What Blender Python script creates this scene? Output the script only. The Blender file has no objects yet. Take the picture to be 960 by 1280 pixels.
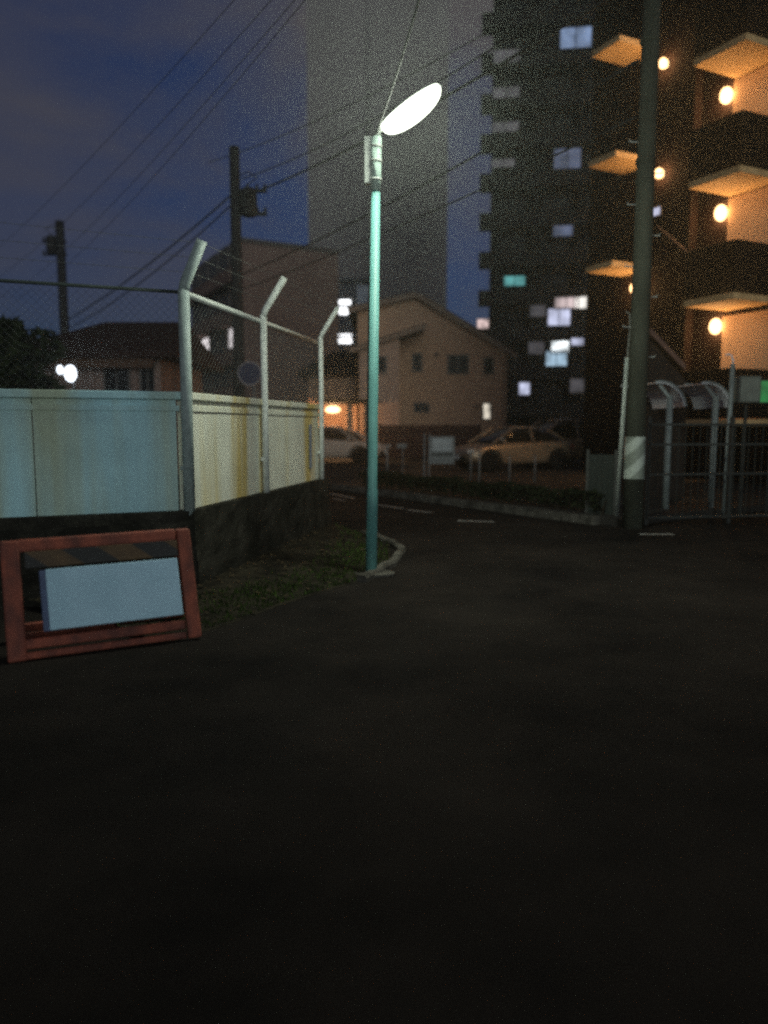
import bpy, bmesh, math, random
from mathutils import Vector, Matrix
random.seed(7)
R = math.radians
S = bpy.context.scene
COL = S.collection

# ------------------------------------------------------------------ camera
PITCH, F, CAMH = R(6.4), 961.0, 1.6
cam_d = bpy.data.cameras.new('camera'); cam = bpy.data.objects.new('camera', cam_d); COL.objects.link(cam)
cam_d.sensor_fit = 'VERTICAL'; cam_d.angle = 2 * math.atan(640 / F)
cam_d.dof.use_dof = True; cam_d.dof.focus_distance = 7.6; cam_d.dof.aperture_fstop = .34   # hand-held night shot, wide open
cam_d.clip_start = .05; cam_d.clip_end = 2000
cam.location = (0, 0, CAMH); cam.rotation_euler = (R(90) - PITCH, 0, 0)
S.camera = cam

# ------------------------------------------------------------------ sky, dusk glow, exposure
SUN_EL, SUN_AZ = R(5), R(196)          # city / afterglow from behind the camera, slightly to the right
W = bpy.data.worlds.new("World"); S.world = W; W.use_nodes = True
nt = W.node_tree; nt.nodes.clear()
def N(t, tree=None, **k):
    n = (tree or nt).nodes.new(t)
    for a, b in k.items(): setattr(n, a, b)
    return n
def lk(a, b, tree=None): (tree or nt).links.new(a, b)
out = N('ShaderNodeOutputWorld'); bg = N('ShaderNodeBackground')
sky = N('ShaderNodeTexSky', sky_type='NISHITA', sun_disc=False)
sky.sun_elevation = SUN_EL; sky.sun_rotation = SUN_AZ; sky.altitude = 0; sky.air_density = 1.0; sky.dust_density = 1.0; sky.ozone_density = 4.0
tint = N('ShaderNodeMix', data_type='RGBA', blend_type='MULTIPLY'); tint.inputs[0].default_value = 1
lk(sky.outputs[0], tint.inputs[6]); tint.inputs[7].default_value = (.52, .60, 1.05, 1)
tc = N('ShaderNodeTexCoord'); mp = N('ShaderNodeMapping'); mp.inputs['Scale'].default_value = (1, 1, 2.2)
mp.inputs['Location'].default_value = (.35, .1, .2)
lk(tc.outputs['Generated'], mp.inputs[0])
nz = N('ShaderNodeTexNoise'); nz.inputs['Scale'].default_value = 2.6; nz.inputs['Detail'].default_value = 6; nz.inputs['Roughness'].default_value = .55; nz.inputs['Distortion'].default_value = .4
lk(mp.outputs[0], nz.inputs['Vector'])
cr = N('ShaderNodeValToRGB'); cr.color_ramp.elements[0].position = .30; cr.color_ramp.elements[1].position = .58
lk(nz.outputs[0], cr.inputs[0])
# low broken cloud is denser higher up in the sky
sx = N('ShaderNodeSeparateXYZ'); lk(tc.outputs['Generated'], sx.inputs[0])
mr = N('ShaderNodeMapRange'); mr.inputs[1].default_value = .08; mr.inputs[2].default_value = .45; mr.inputs[3].default_value = .35; mr.inputs[4].default_value = 1
lk(sx.outputs[2], mr.inputs[0])
mu = N('ShaderNodeMath', operation='MULTIPLY'); lk(cr.outputs[0], mu.inputs[0]); lk(mr.outputs[0], mu.inputs[1])
mu2 = N('ShaderNodeMath', operation='MULTIPLY'); lk(mu.outputs[0], mu2.inputs[0]); mu2.inputs[1].default_value = 1.0
cl = N('ShaderNodeMix', data_type='RGBA'); lk(mu2.outputs[0], cl.inputs[0]); lk(tint.outputs[2], cl.inputs[6])
cl.inputs[7].default_value = (1.75, 1.55, 1.65, 1)
lk(cl.outputs[2], bg.inputs[0]); bg.inputs[1].default_value = .044
lk(bg.outputs[0], out.inputs[0])

sd = bpy.data.lights.new('sun', 'SUN'); so = bpy.data.objects.new('sun', sd); COL.objects.link(so)
sd.energy = .85; sd.angle = R(30); sd.color = (.92, 1, .97)
_dir = Vector((math.sin(SUN_AZ) * math.cos(SUN_EL), math.cos(SUN_AZ) * math.cos(SUN_EL), math.sin(SUN_EL)))
_dir.x = -_dir.x
so.rotation_euler = _dir.to_track_quat('Z', 'Y').to_euler()
so.location = (0, -20, 20)

S.view_settings.view_transform = 'Standard'; S.view_settings.look = 'None'
S.view_settings.exposure = 0; S.view_settings.gamma = 1; S.view_settings.use_curve_mapping = False
S.render.engine = 'CYCLES'
S.cycles.use_denoising = False        # keep the grain of a high-ISO night exposure
S.cycles.filter_width = 2.4
S.cycles.max_bounces = 5; S.cycles.volume_bounces = 0
S.cycles.sample_clamp_direct = 3.0; S.cycles.sample_clamp_indirect = 1.0

# ------------------------------------------------------------------ helpers
def P(u, v, Y):
    x, y = (u - 480) / F, (640 - v) / F
    d = Vector((x, math.cos(PITCH) + y * math.sin(PITCH), -math.sin(PITCH) + y * math.cos(PITCH)))
    return Vector((0, 0, CAMH)) + d * (Y / d.y)
def G(u, v, z=0):
    x, y = (u - 480) / F, (640 - v) / F
    d = Vector((x, math.cos(PITCH) + y * math.sin(PITCH), -math.sin(PITCH) + y * math.cos(PITCH)))
    return Vector((0, 0, CAMH)) + d * ((z - CAMH) / d.z)

MATS = {}
def mat(name, col, rough=.7, var=.25, scale=6, bump=0, metal=0, col2=None, spec=.4, stretch=(1, 1, 1), detail=5, lo=.35, hi=.68):
    if name in MATS: return MATS[name]
    m = bpy.data.materials.new(name); m.use_nodes = True; t = m.node_tree; b = t.nodes['Principled BSDF']
    b.inputs['Roughness'].default_value = rough; b.inputs['Metallic'].default_value = metal
    b.inputs['Specular IOR Level'].default_value = spec if rough < .78 else .06
    c = N('ShaderNodeTexCoord', t); mpn = N('ShaderNodeMapping', t); mpn.inputs['Scale'].default_value = stretch
    lk(c.outputs['Object'], mpn.inputs[0], t)
    n = N('ShaderNodeTexNoise', t); n.inputs['Scale'].default_value = scale; n.inputs['Detail'].default_value = detail
    lk(mpn.outputs[0], n.inputs['Vector'], t)
    r = N('ShaderNodeValToRGB', t); e = r.color_ramp.elements
    d = col2 or tuple(x * (1 - var) for x in col)
    e[0].position = lo; e[1].position = hi
    e[0].color = (*d, 1); e[1].color = (*col, 1)
    lk(n.outputs[0], r.inputs[0], t); lk(r.outputs[0], b.inputs['Base Color'], t)
    if bump:
        bn = N('ShaderNodeBump', t); bn.inputs['Strength'].default_value = bump; bn.inputs['Distance'].default_value = .02
        n2 = N('ShaderNodeTexNoise', t); n2.inputs['Scale'].default_value = scale * 6; n2.inputs['Detail'].default_value = 4
        lk(c.outputs['Object'], n2.inputs['Vector'], t)
        lk(n2.outputs[0], bn.inputs['Height'], t); lk(bn.outputs[0], b.inputs['Normal'], t)
    MATS[name] = m; return m
def glow(name, col, s):
    if name in MATS: return MATS[name]
    m = bpy.data.materials.new(name); m.use_nodes = True; b = m.node_tree.nodes['Principled BSDF']
    b.inputs['Base Color'].default_value = (.04, .04, .04, 1)
    b.inputs['Emission Color'].default_value = (*col, 1); b.inputs['Emission Strength'].default_value = s
    MATS[name] = m; return m
def litwin(name, col, s, scale=3.0):
    """a lit window: curtain folds and a brighter part inside the room"""
    if name in MATS: return MATS[name]
    m = glow(name, col, s); t = m.node_tree; b = t.nodes['Principled BSDF']
    c = N('ShaderNodeTexCoord', t); n = N('ShaderNodeTexNoise', t); n.inputs['Scale'].default_value = scale; n.inputs['Detail'].default_value = 3
    lk(c.outputs['Object'], n.inputs['Vector'], t)
    mm = N('ShaderNodeMapRange', t); mm.inputs[1].default_value = .3; mm.inputs[2].default_value = .7; mm.inputs[3].default_value = .35 * s; mm.inputs[4].default_value = 1.2 * s
    lk(n.outputs[0], mm.inputs[0], t); lk(mm.outputs[0], b.inputs['Emission Strength'], t)
    m.cycles.emission_sampling = 'NONE'   # far windows light nothing near; keeps the sampling on the lamps
    return m

def tag(o, label=None, cat=None, group=None, kind=None):
    if label: o['label'] = label
    if cat: o['category'] = cat
    if group: o['group'] = group
    if kind: o['kind'] = kind
    return o
def thing(name, label, cat, loc=(0, 0, 0), rz=0, group=None):
    o = bpy.data.objects.new(name, None); COL.objects.link(o); o.empty_display_size = .2
    o.location = loc; o.rotation_euler = (0, 0, rz)
    return tag(o, label, cat, group)

class MB:
    def __init__(s): s.v = []; s.f = []
    def box(s, c, d, M=None):
        i = len(s.v); cx, cy, cz = c; x, y, z = d[0] / 2, d[1] / 2, d[2] / 2
        for a in (-1, 1):
            for b in (-1, 1):
                for e in (-1, 1):
                    p = Vector((a * x, b * y, e * z))
                    if M: p = M @ p
                    s.v.append((cx + p.x, cy + p.y, cz + p.z))
        for q in ((0, 1, 3, 2), (4, 6, 7, 5), (0, 4, 5, 1), (2, 3, 7, 6), (0, 2, 6, 4), (1, 5, 7, 3)): s.f.append([i + k for k in q])
        return s
    def bar(s, a, b, w, h=None, roll=None):
        """square bar between two points"""
        a, b = Vector(a), Vector(b); d = b - a; q = d.to_track_quat('X', 'Z').to_matrix()
        return s.box((a + b) / 2, (d.length, w, h or w), q)
    def hexa(s, pts):
        i = len(s.v); s.v += [tuple(p) for p in pts]
        for q in ((0, 3, 2, 1), (4, 5, 6, 7), (0, 1, 5, 4), (1, 2, 6, 5), (2, 3, 7, 6), (3, 0, 4, 7)): s.f.append([i + k for k in q])
        return s
    def prism(s, poly, vec):
        i = len(s.v); n = len(poly); vec = Vector(vec)
        s.v += [tuple(p) for p in poly] + [tuple(Vector(p) + vec) for p in poly]
        s.f.append(list(range(i, i + n))[::-1]); s.f.append(list(range(i + n, i + 2 * n)))
        for k in range(n): s.f.append([i + k, i + (k + 1) % n, i + n + (k + 1) % n, i + n + k])
        return s
    def tube(s, pts, r, n=10, cap=True):
        pts = [Vector(p) for p in pts]; rs = r if isinstance(r, (list, tuple)) else [r] * len(pts)
        base = len(s.v); prev = None
        for k, p in enumerate(pts):
            t = (pts[min(k + 1, len(pts) - 1)] - pts[max(k - 1, 0)]).normalized()
            if prev is None:
                up = Vector((0, 0, 1)) if abs(t.z) < .9 else Vector((0, 1, 0))
                x = t.cross(up).normalized()
            else: x = (prev - t * prev.dot(t)).normalized()
            prev = x; y = t.cross(x)
            for j in range(n):
                a = 2 * math.pi * j / n
                s.v.append(tuple(p + (x * math.cos(a) + y * math.sin(a)) * rs[k]))
        for k in range(len(pts) - 1):
            for j in range(n):
                s.f.append([base + k * n + j, base + k * n + (j + 1) % n, base + (k + 1) * n + (j + 1) % n, base + (k + 1) * n + j])
        if cap:
            s.f.append([base + j for j in range(n)][::-1]); e = base + (len(pts) - 1) * n
            s.f.append([e + j for j in range(n)])
        return s
    def loft(s, rings, cap=True, closed=True):
        b = len(s.v); n = len(rings[0])
        for r in rings: s.v += [tuple(p) for p in r]
        for k in range(len(rings) - 1):
            for j in range(n if closed else n - 1):
                s.f.append([b + k * n + j, b + k * n + (j + 1) % n, b + (k + 1) * n + (j + 1) % n, b + (k + 1) * n + j])
        if cap:
            s.f.append([b + j for j in range(n)][::-1]); e = b + (len(rings) - 1) * n; s.f.append([e + j for j in range(n)])
        return s
    def quad(s, a, b, c, d):
        i = len(s.v); s.v += [tuple(a), tuple(b), tuple(c), tuple(d)]; s.f.append([i, i + 1, i + 2, i + 3]); return s
    def build(s, name, m, parent=None, smooth=False, bevel=0, sub=0, label=None):
        me = bpy.data.meshes.new(name); me.from_pydata(s.v, [], s.f); me.update()
        bm = bmesh.new(); bm.from_mesh(me); bmesh.ops.recalc_face_normals(bm, faces=bm.faces); bm.to_mesh(me); bm.free()
        me.materials.append(m)
        o = bpy.data.objects.new(name, me); COL.objects.link(o)
        if parent: o.parent = parent
        if smooth:
            for p in me.polygons: p.use_smooth = True
        if sub:
            md = o.modifiers.new('sub', 'SUBSURF'); md.levels = sub; md.render_levels = sub
        if bevel:
            md = o.modifiers.new('bev', 'BEVEL'); md.width = bevel; md.segments = 2; md.limit_method = 'ANGLE'
        if label: o['label'] = label
        return o
def children(o): return [c for c in bpy.data.objects if c.parent == o]
def copy_tree(o, parent=None):
    c = o.copy(); COL.objects.link(c); c.parent = parent
    for ch in children(o): copy_tree(ch, c)
    return c

# ------------------------------------------------------------------ ground, verge, markings
def asphalt():
    m = bpy.data.materials.new('asphalt'); m.use_nodes = True; t = m.node_tree; b = t.nodes['Principled BSDF']
    c = N('ShaderNodeTexCoord', t)
    n1 = N('ShaderNodeTexNoise', t); n1.inputs['Scale'].default_value = .45; n1.inputs['Detail'].default_value = 6; n1.inputs['Roughness'].default_value = .65
    n2 = N('ShaderNodeTexNoise', t); n2.inputs['Scale'].default_value = 90; n2.inputs['Detail'].default_value = 2
    vo = N('ShaderNodeTexVoronoi', t); vo.inputs['Scale'].default_value = 130
    for n in (n1, n2, vo): lk(c.outputs['Object'], n.inputs['Vector'], t)
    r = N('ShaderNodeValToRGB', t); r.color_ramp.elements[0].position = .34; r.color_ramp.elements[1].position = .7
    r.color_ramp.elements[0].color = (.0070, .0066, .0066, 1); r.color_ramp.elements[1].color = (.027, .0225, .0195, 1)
    lk(n1.outputs[0], r.inputs[0], t)
    mx = N('ShaderNodeMix', t, data_type='RGBA', blend_type='MULTIPLY'); mx.inputs[0].default_value = 1
    lk(r.outputs[0], mx.inputs[6], t)
    m2 = N('ShaderNodeMapRange', t); m2.inputs[1].default_value = .3; m2.inputs[2].default_value = .7; m2.inputs[3].default_value = .55; m2.inputs[4].default_value = 1.45
    lk(n2.outputs[0], m2.inputs[0], t); lk(m2.outputs[0], mx.inputs[7], t)
    lk(mx.outputs[2], b.inputs['Base Color'], t)
    b.inputs['Roughness'].default_value = .95; b.inputs['Specular IOR Level'].default_value = .03
    bn = N('ShaderNodeBump', t); bn.inputs['Strength'].default_value = .5; bn.inputs['Distance'].default_value = .008
    lk(vo.outputs[0], bn.inputs['Height'], t); lk(bn.outputs[0], b.inputs['Normal'], t)
    return m
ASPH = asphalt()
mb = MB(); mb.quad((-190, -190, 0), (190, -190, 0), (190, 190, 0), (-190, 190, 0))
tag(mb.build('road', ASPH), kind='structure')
SOIL = mat('soil', (.030, .026, .018), .95, scale=5, col2=(.010, .009, .007), bump=.8)
KERB = mat('kerb_concrete', (.11, .104, .09), .9, scale=5, col2=(.035, .034, .03), bump=.4)
LINE = mat('worn_paint', (.42, .41, .38), .8, scale=9, col2=(.10, .10, .095))

CORNER, REND = Vector((-1.94, 7.4, 0)), Vector((-1.04, 11.8, 0))
LEND = Vector((-6.6, 5.48, 0))
# earth verge between the retaining base and the road: a slightly domed strip with an uneven edge
edge = [G(205, 806), G(300, 776), G(350, 757), G(410, 738), G(462, 724), G(489, 704), G(487, 683), G(462, 672), G(428, 663)]
inner = [Vector((-3.2, 6.7, 0)), Vector((-2.2, 7.25, 0)), Vector((-1.86, 7.6, 0)), Vector((-1.7, 8.3, 0)), Vector((-1.55, 9.2, 0)), Vector((-1.4, 9.8, 0)), Vector((-1.3, 10.4, 0)), Vector((-1.15, 11.2, 0)), Vector((-.95, 12.0, 0))]
def resample(pts, n):
    L = [0]
    for a, b in zip(pts, pts[1:]): L.append(L[-1] + (b - a).length)
    o = []
    for k in range(n):
        t = L[-1] * k / (n - 1); i = max(j for j in range(len(L)) if L[j] <= t + 1e-9); i = min(i, len(pts) - 2)
        o.append(pts[i].lerp(pts[i + 1], (t - L[i]) / (L[i + 1] - L[i])))
    return o
E_, I_ = resample(edge, 60), resample(inner, 60)
mb = MB(); NW = 10
for k in range(60):
    for j in range(NW + 1):
        t = j / NW; p = E_[k].lerp(I_[k], t)
        h = .012 + .07 * math.sin(min(1, t * 1.6) * math.pi / 2) + random.uniform(-.012, .014) * (0 if j == 0 else 1)
        mb.v.append((p.x, p.y, h if j else .002))
for k in range(59):
    for j in range(NW):
        a = k * (NW + 1) + j; mb.f.append([a, a + 1, a + NW + 2, a + NW + 1])
verge = tag(mb.build('verge_soil', SOIL, smooth=True), kind='structure')
# low kerb of worn concrete round the nose of the verge
kp = [G(452, 728), G(492, 706), G(503, 690), G(488, 680), G(455, 669)]
kr = resample(kp, 26)
mb = MB()
rings = []
for k, p in enumerate(kr):
    a, b = kr[max(0, k - 1)], kr[min(25, k + 1)]; t = (b - a).normalized(); n = Vector((t.y, -t.x, 0))
    h = .075 + random.uniform(-.012, .012); w = .055
    rings.append([p - n * w, p - n * w + Vector((0, 0, h - .02)), p - n * (w - .02) + Vector((0, 0, h)), p + n * (w - .02) + Vector((0, 0, h)), p + n * w + Vector((0, 0, h - .03)), p + n * w])
mb.loft(rings); tag(mb.build('kerb', KERB), kind='structure')
# far kerb of the cross street
fa, fb = G(380, 607), G(742, 657)
fd = (fb - fa).normalized(); fn = Vector((-fd.y, fd.x, 0))
if fn.y < 0: fn = -fn
fk = MB(); n = 14; L = (fb - fa).length / n
for k in range(n):
    a = fa + fd * (L * k + .008); b = fa + fd * (L * (k + 1) - .008)
    h = .14
    fk.hexa([a, b, b + fn * .18, a + fn * .18] + [q + Vector((0, 0, h)) for q in (a + fn * .02, b + fn * .02, b + fn * .18, a + fn * .18)])
tag(fk.build('far_kerb', KERB, bevel=.012), kind='structure')
# parking lot behind it (one sheet a kerb high)
mb = MB(); a = fa + fn * .18 - fd * 14; b = fb + fn * .18 + fd * .3
mb.prism([a + Vector((0, 0, .0)), b, b + fn * 26, a + fn * 26], (0, 0, .12))
tag(mb.build('parking_lot', mat('lot_asphalt', (.045, .043, .04), .9, scale=.8, col2=(.026, .025, .024), bump=.4)), kind='structure')
# worn white line dashes along the far kerb
def dash(u0, v0, u1, v1, w):
    a, b = G(u0, v0), G(u1, v1); d = (b - a).normalized(); nn = Vector((-d.y, d.x, 0)) * w / 2
    mb = MB(); mb.quad(*[p + Vector((0, 0, .004)) for p in (a - nn, b - nn, b + nn, a + nn)])
    tag(mb.build('road_marking', LINE), kind='structure')
for q in ((412, 617, 443, 623, .12), (417, 623.5, 432, 626, .10), (470, 631, 505, 636, .12), (510, 637.5, 540, 641, .12), (572, 651, 618, 652.5, .16), (800, 668, 842, 668, .14)): dash(*q)

# moss and short grass on the verge (uncountable)
GRASS = mat('moss_grass', (.046, .082, .016), .9, scale=7, col2=(.022, .036, .008))
mb = MB()
for k in range(4200):
    i = random.randrange(0, 59); s_ = random.random()
    t = min(.95, max(.03, random.gauss(.22, .14)))
    if not (4 <= i <= 40) and random.random() > .25: continue
    p = E_[i].lerp(E_[i + 1], s_).lerp(I_[i].lerp(I_[i + 1], s_), t)
    h = random.uniform(.02, .06); a = random.uniform(0, 6.28); w = random.uniform(.004, .011)
    dx, dy = math.cos(a) * w, math.sin(a) * w; z = .012 + .07 * math.sin(min(1, t * 1.6) * math.pi / 2) - .005
    lx, ly = random.uniform(-.03, .03), random.uniform(-.03, .03)
    j = len(mb.v); mb.v += [(p.x - dx, p.y - dy, z), (p.x + dx, p.y + dy, z), (p.x + lx, p.y + ly, z + h)]; mb.f.append([j, j + 1, j + 2])
tag(mb.build('verge_grass', GRASS), 'short mossy grass on the verge at the lamp post', 'grass', kind='stuff')
# fallen leaves / grit
mb = MB()
for k in range(420):
    i = random.randrange(0, 59); t = random.random() ** .7
    p = E_[i].lerp(I_[i], t * .97); a = random.uniform(0, 6.28); r = random.uniform(.015, .04)
    z = .03 + .07 * math.sin(min(1, t * 1.6) * math.pi / 2)
    c_, s_ = math.cos(a) * r, math.sin(a) * r
    mb.quad((p.x - c_, p.y - s_, z), (p.x + s_ * .5, p.y - c_ * .5, z + .01), (p.x + c_, p.y + s_, z + random.uniform(0, .02)), (p.x - s_ * .5, p.y + c_ * .5, z + .006))
tag(mb.build('leaf_litter', mat('dead_leaf', (.075, .055, .032), .9, scale=4, col2=(.03, .022, .014))), 'brown fallen leaves scattered over the earth verge', 'leaves', kind='stuff')

# ------------------------------------------------------------------ white boundary wall on its dark base
def wall_paint(name, ca, cb):
    m = bpy.data.materials.new(name); m.use_nodes = True; t = m.node_tree; b = t.nodes['Principled BSDF']
    c = N('ShaderNodeTexCoord', t)
    m1 = N('ShaderNodeMapping', t); m1.inputs['Scale'].default_value = (1.9, 1.9, .12)
    m2 = N('ShaderNodeMapping', t); m2.inputs['Scale'].default_value = (14, 14, .8)
    lk(c.outputs['Object'], m1.inputs[0], t); lk(c.outputs['Object'], m2.inputs[0], t)
    n1 = N('ShaderNodeTexNoise', t); n1.inputs['Scale'].default_value = 1; n1.inputs['Detail'].default_value = 3
    n2 = N('ShaderNodeTexNoise', t); n2.inputs['Scale'].default_value = 1; n2.inputs['Detail'].default_value = 5
    n3 = N('ShaderNodeTexNoise', t); n3.inputs['Scale'].default_value = 2.2; n3.inputs['Detail'].default_value = 6
    lk(m1.outputs[0], n1.inputs['Vector'], t); lk(m2.outputs[0], n2.inputs['Vector'], t); lk(c.outputs['Object'], n3.inputs['Vector'], t)
    r = N('ShaderNodeValToRGB', t); e = r.color_ramp.elements; e[0].position = .47; e[1].position = .62
    e[0].color = (*ca, 1); e[1].color = (*cb, 1)
    lk(n1.outputs[0], r.inputs[0], t)
    r2 = N('ShaderNodeMapRange', t); r2.inputs[1].default_value = .3; r2.inputs[2].default_value = .75; r2.inputs[3].default_value = 1.06; r2.inputs[4].default_value = .93
    lk(n2.outputs[0], r2.inputs[0], t)
    r3 = N('ShaderNodeMapRange', t); r3.inputs[1].default_value = .35; r3.inputs[2].default_value = .7; r3.inputs[3].default_value = 1.05; r3.inputs[4].default_value = .86
    lk(n3.outputs[0], r3.inputs[0], t)
    mm = N('ShaderNodeMath', t, operation='MULTIPLY'); lk(r2.outputs[0], mm.inputs[0], t); lk(r3.outputs[0], mm.inputs[1], t)
    mx = N('ShaderNodeMix', t, data_type='RGBA', blend_type='MULTIPLY'); mx.inputs[0].default_value = 1
    lk(r.outputs[0], mx.inputs[6], t); lk(mm.outputs[0], mx.inputs[7], t); lk(mx.outputs[2], b.inputs['Base Color'], t)
    b.inputs['Roughness'].default_value = .75; b.inputs['Specular IOR Level'].default_value = .2
    return m
WPAINT = wall_paint('stained_white_paint', (.68, .70, .60), (.55, .44, .17))
WPAINT_COOL = wall_paint('stained_white_paint_cool_lit', (.43, .70, .76), (.42, .50, .38))  # white paint of the left wall, with a bluish light cast in its colour
BASEM = mat('mossy_concrete', (.036, .034, .028), .95, scale=3, col2=(.014, .014, .011), bump=.9)
wall = thing('boundary_wall', 'white stained panel wall on a dark mossy concrete base behind the orange barrier', 'wall')
def seg(a, b):
    d = (b - a).normalized(); n = Vector((d.y, -d.x, 0)); return d, n   # n = right-hand side when going a->b
d1, n1 = seg(LEND, CORNER); d2, n2 = seg(CORNER, REND)
BZ, PZ, CZ = .79, 1.845, 1.92
def strip(a, b, na, nb, lo, hi, z0, z1, nm, m, **k):
    mb = MB(); mb.hexa([a + na * lo + Vector((0, 0, z0)), b + nb * lo + Vector((0, 0, z0)), b + nb * hi + Vector((0, 0, z0)), a + na * hi + Vector((0, 0, z0)),
                        a + na * lo + Vector((0, 0, z1)), b + nb * lo + Vector((0, 0, z1)), b + nb * hi + Vector((0, 0, z1)), a + na * hi + Vector((0, 0, z1))])
    return mb.build(nm, m, wall, **k)
mit = (n1 + n2); mit = mit / (mit.dot(n1))
# concrete base as a rough grid so its face is uneven
def rough_base(a, b, na, nb, ext):
    mb = MB(); nx, nz_ = 40, 8
    for face in (0,):
        for i in range(nx + 1):
            t = i / nx; p = a.lerp(b, t); nn = na.lerp(nb, t)
            for k in range(nz_ + 1):
                w = .14 + .05 * (1 - k / nz_) + random.uniform(-.012, .012)
                mb.v.append(tuple(p + nn * w + Vector((0, 0, BZ * k / nz_))))
    for i in range(nx):
        for k in range(nz_):
            q = i * (nz_ + 1) + k; mb.f.append([q, q + nz_ + 1, q + nz_ + 2, q + 1])
    # top ledge, back and ends
    top = [i * (nz_ + 1) + nz_ for i in range(nx + 1)]; bk = []
    for i in range(nx + 1):
        t = i / nx; p = a.lerp(b, t); nn = na.lerp(nb, t)
        mb.v.append(tuple(p - nn * .16 + Vector((0, 0, BZ)))); mb.v.append(tuple(p - nn * .16)); bk.append(len(mb.v) - 2)
    for i in range(nx):
        mb.f.append([top[i], top[i + 1], bk[i + 1], bk[i]]); mb.f.append([bk[i], bk[i + 1], bk[i + 1] + 1, bk[i] + 1])
    for i in (0, nx):
        mb.f.append([i * (nz_ + 1) + k for k in range(nz_ + 1)] + [bk[i], bk[i] + 1])
    return mb.build('concrete_base', BASEM, wall)
rough_base(LEND, CORNER, n1, mit, 0)
rough_base(CORNER, REND + d2 * .2, mit, n2, 0)
# panels
def panels(a, b, n, cnt, m):
    d = (b - a) / cnt; dn = d.normalized()
    for k in range(cnt):
        p, q = a + d * k + dn * .004, a + d * (k + 1) - dn * .004
        strip(p, q, n, n, -.04, .04, BZ, PZ, 'panel', m, bevel=.004)
panels(LEND, CORNER - d1 * .045, n1, 4, WPAINT_COOL)
panels(CORNER, REND, n2, 3, WPAINT)
strip(LEND, CORNER, n1, mit, -.07, .075, PZ, CZ, 'cap', WPAINT_COOL, bevel=.012)
strip(CORNER, REND, mit, n2, -.07, .075, PZ, CZ, 'cap', WPAINT, bevel=.012)
for a, b, nn, mm in ((LEND, CORNER - d1 * .02, n1, WPAINT_COOL), (CORNER + d2 * .03, REND, n2, WPAINT)):
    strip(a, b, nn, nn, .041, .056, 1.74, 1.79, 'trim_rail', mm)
GALV = mat('galvanised_paint', (.78, .82, .76), .55, scale=14, col2=(.58, .62, .58), metal=.0)
# narrow plate fixed near the far end
pa = CORNER + d2 * 4.02; mb = MB()
mb.bar(pa + n2 * .058 + Vector((0, 0, .98)), pa + n2 * .058 + Vector((0, 0, 1.62)), .10, .03)
mb.build('slot_plate', mat('blue_grey_plate', (.16, .18, .24), .6), wall, bevel=.004)

# ------------------------------------------------------------------ chain-link fence standing against the wall
fence = thing('chain_link_fence', 'pale steel chain link fence with bent top arms above the white wall', 'fence')
RZ = 2.86
GALV_COOL = mat('galvanised_paint_cool_lit', (.33, .40, .39), .6, scale=14, col2=(.22, .28, .275))  # corner and left posts: cool light is mixed into their grey
def post(p, n, h, armdir, r=.036, zb=BZ - .05, off=.095, GALV=GALV):
    b = p + n * off; mb = MB()
    mb.tube([b + Vector((0, 0, zb)), b + Vector((0, 0, h))], r, 14)
    o = mb.build('post', GALV, fence, smooth=False)
    for pl in o.data.polygons: pl.use_smooth = len(pl.vertices) == 4
    mb = MB(); t = b + Vector((0, 0, h)); e = t + armdir * .27 + Vector((0, 0, .43))
    mb.tube([t - Vector((0, 0, .03)), t + armdir * .02 + Vector((0, 0, .05)), e], r * .95, 12); a = mb.build('bent_arm', GALV, o)
    for pl in a.data.polygons: pl.use_smooth = len(pl.vertices) == 4
    mb = MB(); mb.box(b - n * .02 + Vector((0, 0, 1.2)), (.13, .03, .04), Matrix.Rotation(math.atan2(n.x, -n.y), 3, 'Z')); mb.build('clamp', GALV, o)
    return t, e
tips = []
armd2 = (n2 + d2 * .05).normalized()
tips.append(post(CORNER + d2 * .0 - d1 * .0, mit * .9, RZ, Vector((.45, -.12, 0)).normalized() * .75, r=.055, zb=.72, GALV=GALV_COOL))
tips.append(post(CORNER + d2 * 2.03, n2, RZ + .05, armd2, r=.042))
tips.append(post(REND - d2 * .02, n2, RZ + .06, armd2, r=.036))
t0 = post(LEND + d1 * 2.5, n1, RZ, n1, r=.042, GALV=GALV_COOL)
t00 = post(LEND + d1 * .3, n1, RZ, n1, r=.042, GALV=GALV_COOL)
mb = MB()
mb.tube([CORNER + n2 * .05 + Vector((0, 0, RZ - .02)), REND + n2 * .05 + Vector((0, 0, RZ - .02))], .03, 12); o = mb.build('top_rail', GALV, fence, smooth=True)
mb = MB(); mb.tube([LEND + n1 * .05 + Vector((0, 0, RZ - .02)), CORNER + n1 * .05 + Vector((0, 0, RZ - .02))], (.016), 12); mb.build('top_rail', mat('dim_lit_rail', (.04, .052, .052), .8), fence, smooth=True)  # left rail's dim lighting is put into its dark colour
WIRE = mat('fence_wire', (.14, .148, .14), .6, scale=20, col2=(.085, .09, .085))
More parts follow.
